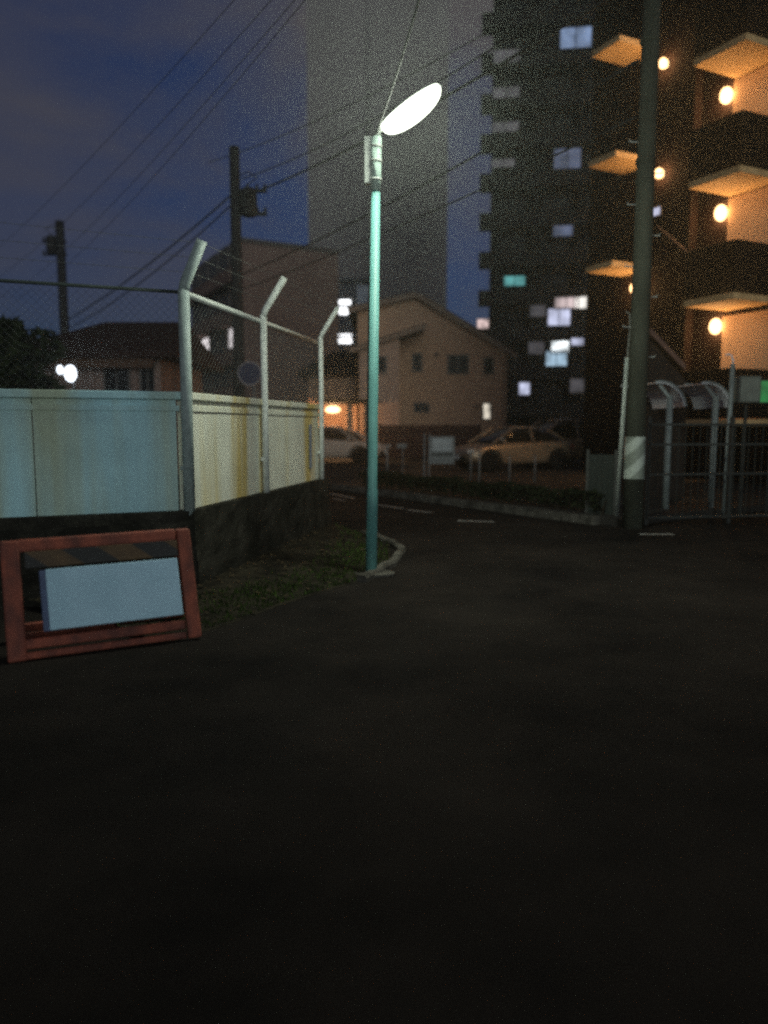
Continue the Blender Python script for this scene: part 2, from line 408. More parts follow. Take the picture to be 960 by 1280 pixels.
def mesh_panel(a, b, n, z0, z1, pitch=.075, r=.0016):
    d = (b - a); L = d.length; d.normalize(); H = z1 - z0; mb = MB(); o = a + n * .03
    def seg3(p, q):
        i = len(mb.v)
        for w in (p, q):
            for ang in (0, 2.1, 4.2):
                mb.v.append(tuple(w + n * math.cos(ang) * r + Vector((0, 0, math.sin(ang) * r))))
        for k in range(3): mb.f.append([i + k, i + (k + 1) % 3, i + 3 + (k + 1) % 3, i + 3 + k])
    x = -H
    while x < L:
        x0, x1 = max(x, 0), min(x + H, L)
        if x1 > x0:
            seg3(o + d * x0 + Vector((0, 0, z0 + x0 - x)), o + d * x1 + Vector((0, 0, z0 + x1 - x)))
            seg3(o + d * x0 + n * .004 + Vector((0, 0, z1 - (x0 - x))), o + d * x1 + n * .004 + Vector((0, 0, z1 - (x1 - x))))
        x += pitch
    return mb.build('wire_mesh', WIRE, fence)
mesh_panel(CORNER, REND, n2, CZ + .01, RZ - .03)
mesh_panel(LEND, CORNER, n1, CZ + .01, RZ - .03)
for k in range(3):
    f = .35 + .3 * k; mb = MB()
    pts = [t.lerp(e, f) for t, e in tips]; ex = [t.lerp(e, f) for t, e in (t00, t0)] + pts
    mb.tube(ex, .0018, 5)
    for a, b in zip(ex, ex[1:]):
        m_ = int((b - a).length / .12)
        for j in range(1, m_):
            c = a.lerp(b, j / m_); mb.tube([c + Vector((.012, 0, .016)), c - Vector((.012, 0, .016))], .0014, 3); 
    mb.build('barbed_wire', WIRE, fence)

# ------------------------------------------------------------------ street lamp
TEAL = mat('teal_paint', (.15, .37, .35), .5, scale=7, col2=(.085, .25, .24), stretch=(1, 1, .3))
GREYM = mat('grey_metal', (.42, .45, .43), .45, scale=12)
lb = G(464, 719)
lamp = thing('street_lamp', 'lit street lamp on a teal green pole at the verge nose', 'street lamp', lb)
top = P(470.5, 172, 8.15) - lb
mb = MB(); mb.prism([Vector((math.cos(a) * .26, math.sin(a) * .17, 0)) for a in [i * math.pi / 8 for i in range(16)]], (0, 0, .035)); mb.build('footing', KERB, lamp, bevel=.01)
ax = top.normalized()
mb = MB(); mb.tube([ax * .0, ax * .9, ax * .95, ax * (top.length - .5)], [.062, .060, .052, .046], 20); mb.build('pole', TEAL, lamp, smooth=True)
mb = MB(); mb.tube([ax * (top.length - .52), ax * top.length], .054, 18); o = mb.build('pole_sleeve', mat('pale_teal', (.50, .66, .60), .45), lamp, smooth=True)
for f in (.10, .28, .42):
    mb = MB(); c = ax * (top.length - .52 + f); mb.tube([c, c + ax * .022], .061, 18); mb.build('band', GREYM, o, smooth=True)
mb = MB(); c = ax * (top.length - .22) + Vector((-.085, .02, 0)); mb.box(c, (.075, .08, .46)); o = mb.build('control_box', GREYM, lamp, bevel=.01)
mb = MB(); mb.tube([c + Vector((-.01, 0, .23)), c + Vector((-.01, .02, .32)), c + Vector((.05, .02, .36))], .008, 6); mb.build('cable', mat('black_rubber', (.02, .02, .02), .7), o)
mb = MB(); c = ax * 1.2; mb.tube([ax * .55 + Vector((-.06, -.02, 0)), ax * 3.9 + Vector((-.055, -.02, 0))], .009, 6); mb.build('cable', MATS['black_rubber'], lamp)
h0 = P(478, 161, 8.12) - lb; h1 = P(549, 106, 7.78) - lb
hd = (h1 - h0); HL = hd.length; hq = hd.to_track_quat('X', 'Z').to_matrix()
mb = MB(); mb.tube([top - ax * .02, top + ax * .06 + hd.normalized() * .03, h0 + hd * .14], [.035, .034, .028], 12); mb.build('arm', GREYM, lamp, smooth=True)
def ell(z0, z1, sx, sy, szp, szn):
    mb = MB(); rings = []
    for i in range(15):
        t = -1 + 2 * i / 14; t = math.sin(t * math.pi / 2) * .985; w = math.sqrt(1 - t * t) ** .8; ring = []
        for j in range(20):
            a = 2 * math.pi * j / 20; y, z = math.cos(a), math.sin(a)
            zz = z * (szp if z > 0 else szn)
            zz = min(max(zz, z0), z1)
            p = hq @ Vector((t * sx, y * sy * w, zz * w)); ring.append(h0 + hd * .5 + p)
        rings.append(ring)
    mb.loft(rings); return mb
LENS = glow('lamp_lens', (.92, 1.0, .82), 340)
o = ell(.0, .2, HL / 2 * 1.03, .135, .05, 0).build('housing', GREYM, lamp, smooth=True)
ell(-.2, -.004, HL / 2, .128, 0, .165).build('lens', LENS, o, smooth=True)

# ------------------------------------------------------------------ orange guard barrier with a white board
b0, b1 = G(10, 829), G(252, 796, .015)
w_ = (b1 - b0).length; tl_ = math.asin((b1 - b0).z / w_); rz = math.atan2((b1 - b0).y, (b1 - b0).x)
ORG = mat('orange_red_paint', (.30, .075, .042), .7, scale=9, col2=(.12, .036, .026), stretch=(1, 1, .5))
bar = thing('guard_barrier', 'orange red A frame road barrier holding a blank white board', 'barrier', b0, rz)
bar.rotation_euler = (0, -tl_, rz)
T = .27; H = .79; hgt = Vector((0, T, H)); th = math.atan2(T, H); M_ = Matrix.Rotation(-th, 3, 'X')
def fr(y0, sgn, nm):
    mb = MB(); u = Vector((0, sgn * T, H)); ul = u.length; Mx = Matrix.Rotation(-sgn * th, 3, 'X')
    o_ = Vector((0, y0, 0))
    for x, wd in ((.06, .12), (w_ - .05, .10)): mb.box(o_ + Vector((x, 0, 0)) + u * .5, (wd, .045, ul), Mx)
    for f, hh in ((.955, .085), (.13, .07), (.035, .05)): mb.box(o_ + Vector((w_ / 2, 0, 0)) + u * f, (w_ - .22, .035, hh), Mx)
    return mb.build(nm, ORG, bar, bevel=.012)
fr(0, 1, 'front_frame'); fr(2 * T + .03, -1, 'rear_frame')
WB = mat('white_board', (.45, .68, .82), .6, scale=4, col2=(.38, .60, .73))
mb = MB(); mb.box(Vector((w_ / 2 + .075, 0, 0)) + hgt * .475 + M_ @ Vector((0, -.035, 0)), (w_ - .40, .02, .43), M_); o = mb.build('board', WB, bar, bevel=.006)
mb = MB(); mb.box(Vector((.285, 0, 0)) + hgt * .475 + M_ @ Vector((0, -.012, 0)), (.10, .02, .43), M_); mb.build('board_side_strip', mat('blue_board', (.10, .14, .26), .6), bar, bevel=.004)
def hazard():
    m = bpy.data.materials.new('hazard_stripes'); m.use_nodes = True; t = m.node_tree; b = t.nodes['Principled BSDF']
    c = N('ShaderNodeTexCoord', t); wv = N('ShaderNodeTexWave', t, bands_direction='DIAGONAL'); wv.inputs['Scale'].default_value = 1.3; wv.inputs['Distortion'].default_value = 0
    lk(c.outputs['Object'], wv.inputs['Vector'], t); r = N('ShaderNodeValToRGB', t); e = r.color_ramp.elements; e[0].position = .48; e[1].position = .52
    e[0].color = (.02, .02, .02, 1); e[1].color = (.13, .07, .022, 1); lk(wv.outputs[0], r.inputs[0], t)
    n = N('ShaderNodeTexNoise', t); n.inputs['Scale'].default_value = 8; lk(c.outputs['Object'], n.inputs['Vector'], t)
    mx = N('ShaderNodeMix', t, data_type='RGBA', blend_type='MULTIPLY'); mx.inputs[0].default_value = .8; lk(r.outputs[0], mx.inputs[6], t); lk(n.outputs[0], mx.inputs[7], t)
    lk(mx.outputs[2], b.inputs['Base Color'], t); b.inputs['Roughness'].default_value = .6; return m
mb = MB(); mb.box(Vector((w_ / 2 + .02, 0, 0)) + hgt * .83 + M_ @ Vector((0, -.015, 0)), (w_ - .26, .015, .12), M_); mb.build('hazard_strip', hazard(), bar, bevel=.003)

# ------------------------------------------------------------------ utility poles and cables
CONC = mat('pole_concrete', (.070, .077, .060), .9, scale=3, col2=(.04, .045, .035), bump=.3, stretch=(1, 1, .4))
DARKC = mat('dark_pole', (.045, .045, .045), .9, scale=3)
u0 = G(790, 660)
near = thing('utility_pole', 'concrete utility pole with a striped guard wrap beside the dark fence', 'utility pole', u0)
mb = MB(); mb.tube([(0, 0, -.1), (.01, 0, 4), (.02, .0, 10.5)], [.152, .138, .112], 22); pn = mb.build('pole', CONC, near, smooth=True)
def stripes():
    m = bpy.data.materials.new('guard_wrap_stripes'); m.use_nodes = True; t = m.node_tree; b = t.nodes['Principled BSDF']
    c = N('ShaderNodeTexCoord', t); wv = N('ShaderNodeTexWave', t, bands_direction='DIAGONAL'); wv.inputs['Scale'].default_value = 1.6; wv.inputs['Distortion'].default_value = .2
    mpn = N('ShaderNodeMapping', t); mpn.inputs['Scale'].default_value = (1, 0, -1); lk(c.outputs['Object'], mpn.inputs[0], t)
    lk(mpn.outputs[0], wv.inputs['Vector'], t); r = N('ShaderNodeValToRGB', t); e = r.color_ramp.elements; e[0].position = .4; e[1].position = .75
    e[0].color = (.20, .23, .195, 1); e[1].color = (.42, .47, .42, 1); lk(wv.outputs[0], r.inputs[0], t); lk(r.outputs[0], b.inputs['Base Color'], t)
    b.inputs['Roughness'].default_value = .5; return m
mb = MB(); mb.tube([(0, 0, .78), (.002, 0, 1.43)], [.158, .155], 22, cap=False); mb.build('guard_wrap', stripes(), near, smooth=True)
for k in range(9):
    z = 2.2 + k * .45; a = k % 2; mb = MB(); s_ = 1 if a else -1
    mb.tube([(s_ * .10, 0, z), (s_ * .25, -.02, z), (s_ * .25, -.02, z + .03)], .008, 6); mb.build('step_bolt', GREYM, near)
for z in (5.5, 5.2, 7.2):
    mb = MB(); mb.tube([(0, 0, z), (0, 0, z + .06)], .142, 20); mb.build('pole_band', CONC, near, smooth=True)
r0 = G(770, 654) - u0; r1 = P(784, 447, 12.15) - u0
mb = MB(); mb.tube([r0, r1], .036, 12); rp = mb.build('cable_riser', mat('pale_pipe', (.50, .56, .52), .5, scale=8), near, smooth=True)
mb = MB(); mb.tube([r1 - Vector((0, 0, .05)), r1 + Vector((.03, 0, .45)), r1 + Vector((.02, .0, .66)), r1 + Vector((-.04, 0, .70))], .016, 8); mb.build('cable', mat('grey_cable', (.22, .23, .21), .6), rp)
mb = MB(); mb.box(r1 + Vector((.07, -.02, .02)), (.09, .08, .24)); mb.build('junction_box', MATS['grey_cable'], near, bevel=.01)

def far_pole(loc, h, label, xf, mirror=1):
    t = thing('utility_pole', label, 'utility pole', loc)
    mb = MB(); mb.tube([(0, 0, -.1), (0, 0, h)], [.20, .16] if xf < 9 else [.24, .2], 14); mb.build('pole', DARKC, t, smooth=True)
    for z in ((h - 1.25, h - 1.95) if xf < 9 else (h - .9, h - 1.5)):
        mb = MB(); mb.bar((mirror * -.2, 0.2, z), (mirror * .95, .2, z), .10); c = mb.build('crossarm', DARKC, t)
        for x in (.35, .65, .9):
            x *= mirror; mb = MB(); mb.tube([(x, .2, z + .03), (x, .2, z + .11), (x, .2, z + .22)], [.03, .055, .025], 8); mb.build('insulator', DARKC, c, smooth=True)
    if xf:
        mb = MB(); mb.tube([(mirror * .42, 0, xf - .42), (mirror * .42, 0, xf - .36), (mirror * .42, 0, xf + .36), (mirror * .42, 0, xf + .42)], [.2, .26, .26, .18], 16); tr = mb.build('transformer', DARKC, t, smooth=True)
        mb = MB(); mb.bar((0, 0, xf + .2), (mirror * .2, 0, xf + .2), .08); mb.bar((0, 0, xf - .2), (mirror * .2, 0, xf - .2), .08); mb.build('bracket', DARKC, tr)
        mb = MB(); mb.tube([(mirror * .42, -.1, xf + .5), (mirror * .7, 0, xf + .75), (mirror * .4, .1, xf + .95), (0, .1, xf + .8)], .02, 5); mb.build('jumper_cable', DARKC, tr)
    return t
U1 = P(300, 532, 25); U1.z = 0
U2 = P(86, 532, 38); U2.z = 0
far_pole(U1, 10.2, 'dark utility pole with a transformer in front of the brown apartment block', 8.55, 1)
far_pole(U2, 11.3, 'dim utility pole carrying a transformer above the low house roof', 10.2, -1)

CAB = mat('cable_black', (.012, .012, .013), .7)
def wire(a, b, sag, r, label, jit=0):
    a, b = Vector(a), Vector(b); n = 26; mb = MB(); pts = []
    for k in range(n + 1):
        t = k / n; p = a.lerp(b, t); p.z -= 4 * sag * t * (1 - t); pts.append(p)
    mb.tube(pts, r, 6)
    return tag(mb.build('overhead_cable', CAB, smooth=True), label, 'cable', 'overhead cables')
def at(base, z, dx=0, dy=0): return Vector((base.x + dx, base.y + dy, z))
wire(at(U1, 6.35, .15), at(u0, 7.0, -.12, .1), .18, .022, 'thick cable crossing just above the brown block, upper of the lower pair')
wire(at(U1, 5.9, .15), at(u0, 6.2, -.12, .1), .12, .016, 'thin cable just over the gable house, lowest that crosses behind the lamp pole')
wire(at(U1, 8.7, .2), at(u0, 8.15, -.12, .1), .25, .028, 'thick dark cable from the transformer pole that passes just below the lamp head')
wire(at(U1, 9.25, .2), at(u0, 8.55, -.12, .1), .35, .016, 'thin cable from the pole with the transformer, over the thick one at the lamp')
wire(at(U1, 9.75, -.8), P(780, -60, 12.2), .3, .012, 'fine wire from the crossarm of the transformer pole to the dark tower, topmost')
wire(at(U1, 8.75, -.15), at(U2, 6.6), .25, .030, 'thick black cable sloping down left from the transformer pole, upper of two')
wire(at(U1, 8.45, -.15), at(U2, 6.2), .35, .024, 'black cable sloping down left from the transformer pole, lower of two')
wire(P(20, 372, 45), P(505, -150, 9), .75, .0065, 'fine wire across the open sky, lowest of the steep group at left')
wire(P(0, 372, 45), P(530, -190, 9), .7, .0065, 'fine wire across the open sky, second lowest of the steep group at left')
wire(P(-30, 362, 45), P(540, -230, 9), .7, .0065, 'fine wire across the open sky, second highest of the steep group at left')
wire(P(-60, 352, 45), P(520, -260, 9), .6, .0065, 'fine wire across the open sky, highest of the steep group at left')
wire(lb + top + Vector((-.03, .03, -.02)), P(560, -140, 6.8), .12, .012, 'black service wire rising steeply from the top of the lit street lamp')

# ------------------------------------------------------------------ buildings
GLASSD = mat('dark_glass', (.008, .009, .011), .35, scale=2, spec=.12)
FRAME = mat('window_frame', (.16, .15, .14), .5)
def window(parent, c, w, h, m=None, ydir=-1, frame=FRAME, d=.05, label=None, mull=0, fw=.05):
    """window in a wall facing local -Y, c on the wall surface"""
    x, y, z = c; mb = MB(); yy = y - d / 2
    mb.box((x, yy, z + h / 2 + fw / 2), (w + 2 * fw, d, fw)).box((x, yy - .01, z - h / 2 - fw / 2), (w + 2 * fw + .04, d + .02, fw))
    mb.box((x - w / 2 - fw / 2, yy, z), (fw, d, h)).box((x + w / 2 + fw / 2, yy, z), (fw, d, h))
    for k in range(mull): mb.box((x - w / 2 + w * (k + 1) / (mull + 1), yy, z), (fw * .7, d * .8, h))
    f = mb.build('window', frame, parent, label=label)
    mb = MB(); mb.box((x, y - .012, z), (w, .02, h)); mb.build('pane', m or GLASSD, f)
    return f
def box_build(name, m, parent, x0, x1, y0, y1, z0, z1, bevel=0, label=None):
    mb = MB(); mb.box(((x0 + x1) / 2, (y0 + y1) / 2, (z0 + z1) / 2), (x1 - x0, y1 - y0, z1 - z0)); return mb.build(name, m, parent, bevel=bevel, label=label)

# --- pale high-rise fading into the mist behind the lamp
TW = mat('tower_render', (.33, .30, .30), .9, scale=.12, col2=(.29, .265, .26), detail=6)
ty = 112; tl, tr_ = P(388, 532, ty), P(557, 532, ty)
tow = thing('high_rise', 'tall pale high rise fading into mist behind the street lamp', 'high-rise', (tl.x, ty, 0))
tw = tr_.x - tl.x
box_build('wall', TW, tow, 0, tw, 0, 16, 0, 73)
TW2 = mat('tower_side', (.31, .285, .285), .9, scale=.2)
box_build('roof_parapet', TW2, tow, -.2, tw + .2, -.2, 16.2, 73, 74.2)
box_build('pilaster', TW2, tow, tw * .42, tw * .45, -.25, -.125, 0, 73)
box_build('lift_house', TW2, tow, tw * .3, tw * .7, 4, 11, 74.2, 77)

# --- five storey brown block with its corner to the street
by = 60; bc = P(307, 532, by); BR = mat('brown_block_render', (.27, .18, .15), .95, scale=.5, col2=(.22, .145, .12), detail=6)
far_l, far_r = P(243, 532, 74), P(424, 532, 64)
blk = thing('apartment_block', 'five storey brown apartment block behind the fence with lit windows low on its side', 'building', (0, 0, 0))
hz = P(307, 303, by).z
mb = MB(); q = [Vector((bc.x, bc.y, 0)), Vector((far_r.x, far_r.y, 0)), Vector((far_r.x + far_l.x - bc.x, far_r.y + far_l.y - bc.y, 0)), Vector((far_l.x, far_l.y, 0))]
mb.prism(q, (0, 0, hz)); mb.build('wall', BR, blk)
cen = (q[0] + q[2]) / 2
mb = MB(); mb.prism([cen + (p - cen) * 1.015 + Vector((0, 0, hz)) for p in q], (0, 0, .35)); mb.build('roof_slab', mat('roof_edge', (.14, .12, .11), .9), blk)
sidev = (q[3] - q[0]); sl = sidev.length; sidev.normalize(); sn = Vector((-sidev.y, sidev.x, 0))
if sn.x > 0: sn = -sn
def side_frame(x, z, w, h, m, nm='window', label=None):
    """window on the left (receding) side"""
    c = q[0] + sidev * x + sn * .03 + Vector((0, 0, z)); Mx = Matrix.Rotation(math.atan2(sidev.y, sidev.x), 3, 'Z')
    mb = MB()
    for dx, dz, ww, hh in ((0, h / 2 + .06, w + .24, .12), (0, -h / 2 - .06, w + .24, .12), (-w / 2 - .06, 0, .12, h), (w / 2 + .06, 0, .12, h), (0, 0, .08, h)):
        mb.box(c + sidev * dx + sn * .03 + Vector((0, 0, dz)), (ww, .1, hh), Mx)
    f = mb.build(nm, FRAME, blk, label=label)
    mb = MB(); mb.box(c, (w, .04, h), Mx); mb.build('pane', m, f)
LB1 = litwin('room_light_warm', (1, .93, .95), 1.6); LB2 = litwin('room_light_dim', (.9, .85, .9), .6)
for fl in range(5):
    zc = 2.0 + fl * 3.1
    for k in range(5):
        x = 1.8 + k * 3.0
        if x > sl - 1: continue
        m, lab = GLASSD, None
        if fl == 2 and k == 3: m, lab = LB1, 'brightly lit window'
        if fl == 2 and k == 4: m, lab = LB2, 'dimly lit window with curtain'
        if fl == 2 and k == 0: m, lab, x = LB1, 'lit narrow window next to the corner', 3.1
        if fl == 2 and k == 1: x = 6.0
        side_frame(x, zc + (.35 if fl == 2 else .6), 1.1 if (fl == 2 and k == 0) else 2.2, 1.5, m, label=lab)
for fl in range(1, 5):
    c = q[0] + sidev * (sl / 2) + sn * .45 + Vector((0, 0, fl * 3.1 + .2)); Mx = Matrix.Rotation(math.atan2(sidev.y, sidev.x), 3, 'Z')
    mb = MB(); mb.box(c, (sl - .6, .85, .16), Mx); mb.build('balcony_slab', BR, blk)
    mb = MB(); mb.box(c + sn * .4 + Vector((0, 0, .5)), (sl - .6, .06, .9), Mx); mb.build('balcony_panel', BR, blk)
# lower white-lit flats between the block and the lamp pole
fy = 84; fl_, fr_ = P(420, 532, fy), P(466, 532, fy)
flat = thing('low_flats', 'small flats with two bright white balcony lights between the brown block and lamp pole', 'building', (fl_.x, fy, 0))
fw_ = fr_.x - fl_.x; ftop = P(440, 352, fy).z
DKW = mat('dim_grey_wall', (.12, .12, .14), .9, scale=.6)
box_build('wall', DKW, flat, 0, fw_, 0, 9, 0, ftop)
box_build('roof_slab', DKW, flat, -.3, fw_ + .3, -.8, 9.3, ftop, ftop + .3)
PALE = mat('pale_screen', (.42, .46, .55), .7, scale=1)
def fpx(u): return P(u, 532, fy).x - fl_.x
WHITE = litwin('white_tube_light', (.95, .97, 1), 5, .6)
for vt, vb, m, u1, u2, lab in ((375, 393, WHITE, 425, 439, 'balcony door lit bright white'), (418, 429, WHITE, 424, 440, 'wide window lit bright white')):
    zt, zb = P(432, vt, fy).z, P(432, vb, fy).z
    window(flat, ((fpx(u1) + fpx(u2)) / 2, 0, (zt + zb) / 2), fpx(u2) - fpx(u1), zt - zb, m, label=lab)
for vt, vb in ((358, 382), (402, 421)):
    zt, zb = P(452, vt, fy).z, P(452, vb, fy).z
    mb = MB(); mb.box(((fpx(447) + fpx(464)) / 2, -.6, (zt + zb) / 2), (fpx(464) - fpx(447), .1, zt - zb)); mb.build('balcony_screen', PALE, flat, bevel=.02)
    mb = MB(); mb.box((fw_ / 2, -.42, zb - .1), (fw_ - .2, .82, .18)); mb.build('balcony_slab', DKW, flat)

# --- beige gable house
HW = mat('beige_stucco', (.66, .42, .28), .95, scale=2.2, col2=(.57, .36, .235), bump=.15, detail=8)
HW2 = mat('grey_stucco', (.50, .35, .27), .95, scale=2.2, col2=(.43, .30, .23), detail=8)
RT = mat('roof_tile', (.075, .05, .042), .85, scale=3, col2=(.05, .034, .03), bump=.3)
BARGE = mat('barge_board', (.34, .25, .19), .8, scale=3)
hy = 40
def hp(u, v, Y=hy): return P(u, v, Y)
hA, hPk, hB = hp(447, 388), hp(520, 371), hp(636, 444)
house = thing('gable_house', 'two storey beige house with a wide tiled gable behind the parked cars', 'house', (hA.x, hy, 0))
o_ = Vector((hA.x, hy, 0))
def hl(u, v): p = hp(u, v); return p - o_
a, k_, b = hl(447, 388), hl(520, 371), hl(634, 441)
ww = b.x
mb = MB(); mb.prism([(0, 0, 0), (ww, 0, 0), (ww, 0, b.z), (k_.x, 0, k_.z), (0, 0, a.z)], (0, 9, 0)); mb.build('wall', HW, house)
def slab(p, q, t, nm='roof', y0=-.5, y1=9.5, m=RT, parent=house, ext0=0, ext1=0):
    p, q = Vector(p), Vector(q); d = (q - p).normalized(); p = p - d * ext0; q = q + d * ext1; n = Vector((-d.z, 0, d.x));  n = n if n.z > 0 else -n
    mb = MB(); mb.prism([(p.x + n.x * .02, y0, p.z + n.z * .02), (q.x + n.x * .02, y0, q.z + n.z * .02), (q.x + n.x * t, y0, q.z + n.z * t), (p.x + n.x * t, y0, p.z + n.z * t)], (0, y1 - y0, 0))
    o = mb.build(nm, m, parent)
    mb = MB(); mb.prism([(p.x - n.x * .10, y0 - .05, p.z - n.z * .10), (q.x - n.x * .10, y0 - .05, q.z - n.z * .10), (q.x + n.x * (t * .75), y0 - .05, q.z + n.z * (t * .75)), (p.x + n.x * (t * .75), y0 - .05, p.z + n.z * (t * .75))], (0, .045, 0))
    mb.build('barge_board', BARGE, o)
    return o
slab(k_, b, .2, ext1=.45); slab(a, k_, .2, ext0=.5)
# windows on the gable wall
def hwin(u0, u1, v0, v1, m=None, mull=0, label=None):
    p, q = hl(u0, v0), hl(u1, v1); window(house, ((p.x + q.x) / 2, 0, (p.z + q.z) / 2), q.x - p.x, p.z - q.z, m, mull=mull, label=label, fw=.07, d=.08)
hwin(517, 526, 443, 463); hwin(561, 584, 445, 466, mull=1); hwin(606, 615, 448, 466)
hwin(519, 535, 505, 514, mull=1)
hwin(604.5, 612, 505, 523, litwin('warm_room_window', (1, .9, .74), 1.1, 2), label='narrow window lit warm white')
for u, v in ((545, 443), (595, 508)):
    mb = MB(); c = hl(u, v); mb.tube([(c.x, -.001, c.z), (c.x, -.08, c.z)], .12, 12); mb.build('vent_cap', BARGE, house)
mb = MB(); c0 = hl(630, 447); mb.tube([(c0.x, -.07, 0), (c0.x, -.07, c0.z - .2)], .04, 8); mb.build('downpipe', BARGE, house)
# front lean-to wing under the lower roof
w0, w1 = P(449, 436, 37.6) - o_, P(499, 419, 37.6) - o_; zz0 = -2.4
mb = MB(); mb.prism([(w0.x, zz0, 0), (w1.x, zz0, 0), (w1.x, zz0, w1.z), (w0.x, zz0, w0.z)], (0, 2.39, 0)); mb.build('front_wing', HW2, house)
slab(w0, P(533, 409, 37.6) - o_, .16, y0=zz0 - .4, y1=-.01, nm='lean_to_roof', ext0=.45)
p, q_ = P(471, 447, 37.6) - o_, P(482, 465, 37.6) - o_
window(house, ((p.x + q_.x) / 2, zz0, (p.z + q_.z) / 2), q_.x - p.x, p.z - q_.z, None, fw=.07, d=.08)
# left wing with dark hipped roof and porch
lx0, lx1 = P(386, 532, 39).x - o_.x, -.02
zt = P(420, 470, 39).z
mb = MB(); mb.prism([(lx0, -1, 0), (lx1, -1, 0), (lx1, -1, zt), (lx0, -1, zt)], (0, 7, 0)); mb.build('side_wing', mat('porch_stucco', (.33, .22, .16), .95, scale=3), house)
DKR = mat('dark_tile', (.022, .02, .02), .8, scale=3)
zr = P(420, 432, 39).z
mb = MB(); mb.loft([[(lx0 - .5, -1.6, zt), (lx1 - .03, -1.6, zt), (lx1 - .03, 6.5, zt), (lx0 - .5, 6.5, zt)], [(lx0 - .5, -1.6, zt + .15), (lx1 - .03, -1.6, zt + .15), (lx1 - .03, 6.5, zt + .15), (lx0 - .5, 6.5, zt + .15)], [(lx0 + 1.2, 1.6, zr), (lx1 - .03, 1.6, zr), (lx1 - .03, 3.4, zr), (lx0 + 1.2, 3.4, zr)]]); mb.build('wing_roof', DKR, house)
def pw(u, v, Y): return P(u, v, Y) - o_
c0, c1 = pw(396, 500, 36.4), pw(470, 505, 36.4)
box_build('porch_canopy', DKR, house, c0.x, c1.x + .1, -3.6, -1.01, c0.z - .15, c0.z + .05)
for u in (437, 458):
    x = pw(u, 520, 36.6).x; box_build('porch_column', MATS['porch_stucco'], house, x - .13, x + .13, -3.3, -3.05, 0, c0.z - .15)
dx = pw(418, 520, 39).x
box_build('front_door', mat('door_wood', (.20, .10, .05), .6), house, dx - .45, dx + .45, -1.06, -1.001, .1, 2.15)
# lit porch lamp
pl = pw(416, 512, 37.2)
mb = MB(); mb.box((pl.x, pl.y - .0, c0.z - .20), (.5, .14, .06)); o = mb.build('porch_lamp', GREYM, house)
mb = MB(); rings = []
for i in range(9):
    t = math.pi * i / 8; rings.append([(pl.x + .36 * math.sin(t) * math.cos(a_), pl.y + .13 * math.sin(t) * math.sin(a_) , pl.z - .16 * math.cos(t)) for a_ in [j * math.pi / 6 for j in range(12)]])
mb.loft(rings); mb.build('lamp_globe', glow('porch_glow', (1, .55, .26), 260), o, smooth=True)
# dark red timber fence along the foot of the house
ff = thing('board_fence', 'low dark red board fence at the foot of the beige house', 'fence', (P(474, 532, 35).x, 35, 0))
L = P(600, 532, 35).x - P(474, 532, 35).x; RB = mat('dark_red_wood', (.085, .045, .038), .9, scale=5, col2=(.055, .03, .026))
mb = MB(); nbd = 34
for k in range(nbd): mb.box((L * (k + .5) / nbd, 0, .83), (L / nbd - .012, .03, 1.6 + random.uniform(-.01, .01)))
mb.build('boards', RB, ff); mb = MB()
for z in (.5, 1.3): mb.box((L / 2, .04, z), (L, .04, .09))
mb.build('rail', RB, ff)
for k in range(4): box_build('post', RB, ff, L * k / 3 - .05, L * k / 3 + .05, .061, .16, 0, 1.7)

# --- low house behind the white wall, left
ly = 24; LW = mat('pinkish_stucco', (.27, .19, .16), .95, scale=2, col2=(.21, .15, .13)); 
l0, l1 = P(40, 532, ly), P(203, 532, ly)
low = thing('low_house', 'low tiled house with dim pinkish walls behind the white wall', 'house', (l0.x, ly, 0))
lw_ = l1.x - l0.x; ez = P(150, 448, ly).z; rzz = P(150, 403, ly + 2.6).z
def lpx(u): return P(u, 532, ly).x - l0.x
box_build('wall', LW, low, .0, lw_, 0, 5.4, 0, ez)
mb = MB(); mb.loft([[(-.7, -.7, ez - .02), (lw_ + .7, -.7, ez - .02), (lw_ + .7, 6.1, ez - .02), (-.7, 6.1, ez - .02)], [(-.7, -.7, ez + .14), (lw_ + .7, -.7, ez + .14), (lw_ + .7, 6.1, ez + .14), (-.7, 6.1, ez + .14)], [(1.5, 2.5, rzz), (lw_ + .1, 2.5, rzz), (lw_ + .1, 2.9, rzz), (1.5, 2.9, rzz)]])
mb.build('roof', mat('low_roof_tile', (.045, .027, .023), .9, scale=5, bump=.4), low)
box_build('eave_beam', mat('timber_brown', (.11, .065, .045), .9), low, .3, lw_ - .1, -.5, -.36, ez - .32, ez - .03)
for u0_, u1_ in ((134, 163), (179, 195)):
    x0, x1 = lpx(u0_), lpx(u1_); zc = P(150, 475, ly).z; window(low, ((x0 + x1) / 2, 0, zc), x1 - x0, 1.0, None, mull=1)
for u in (118, 171, 200):
    x = lpx(u); box_build('pilaster', LW, low, x - .1, x + .1, -.09, -.001, 0, ez - .33)
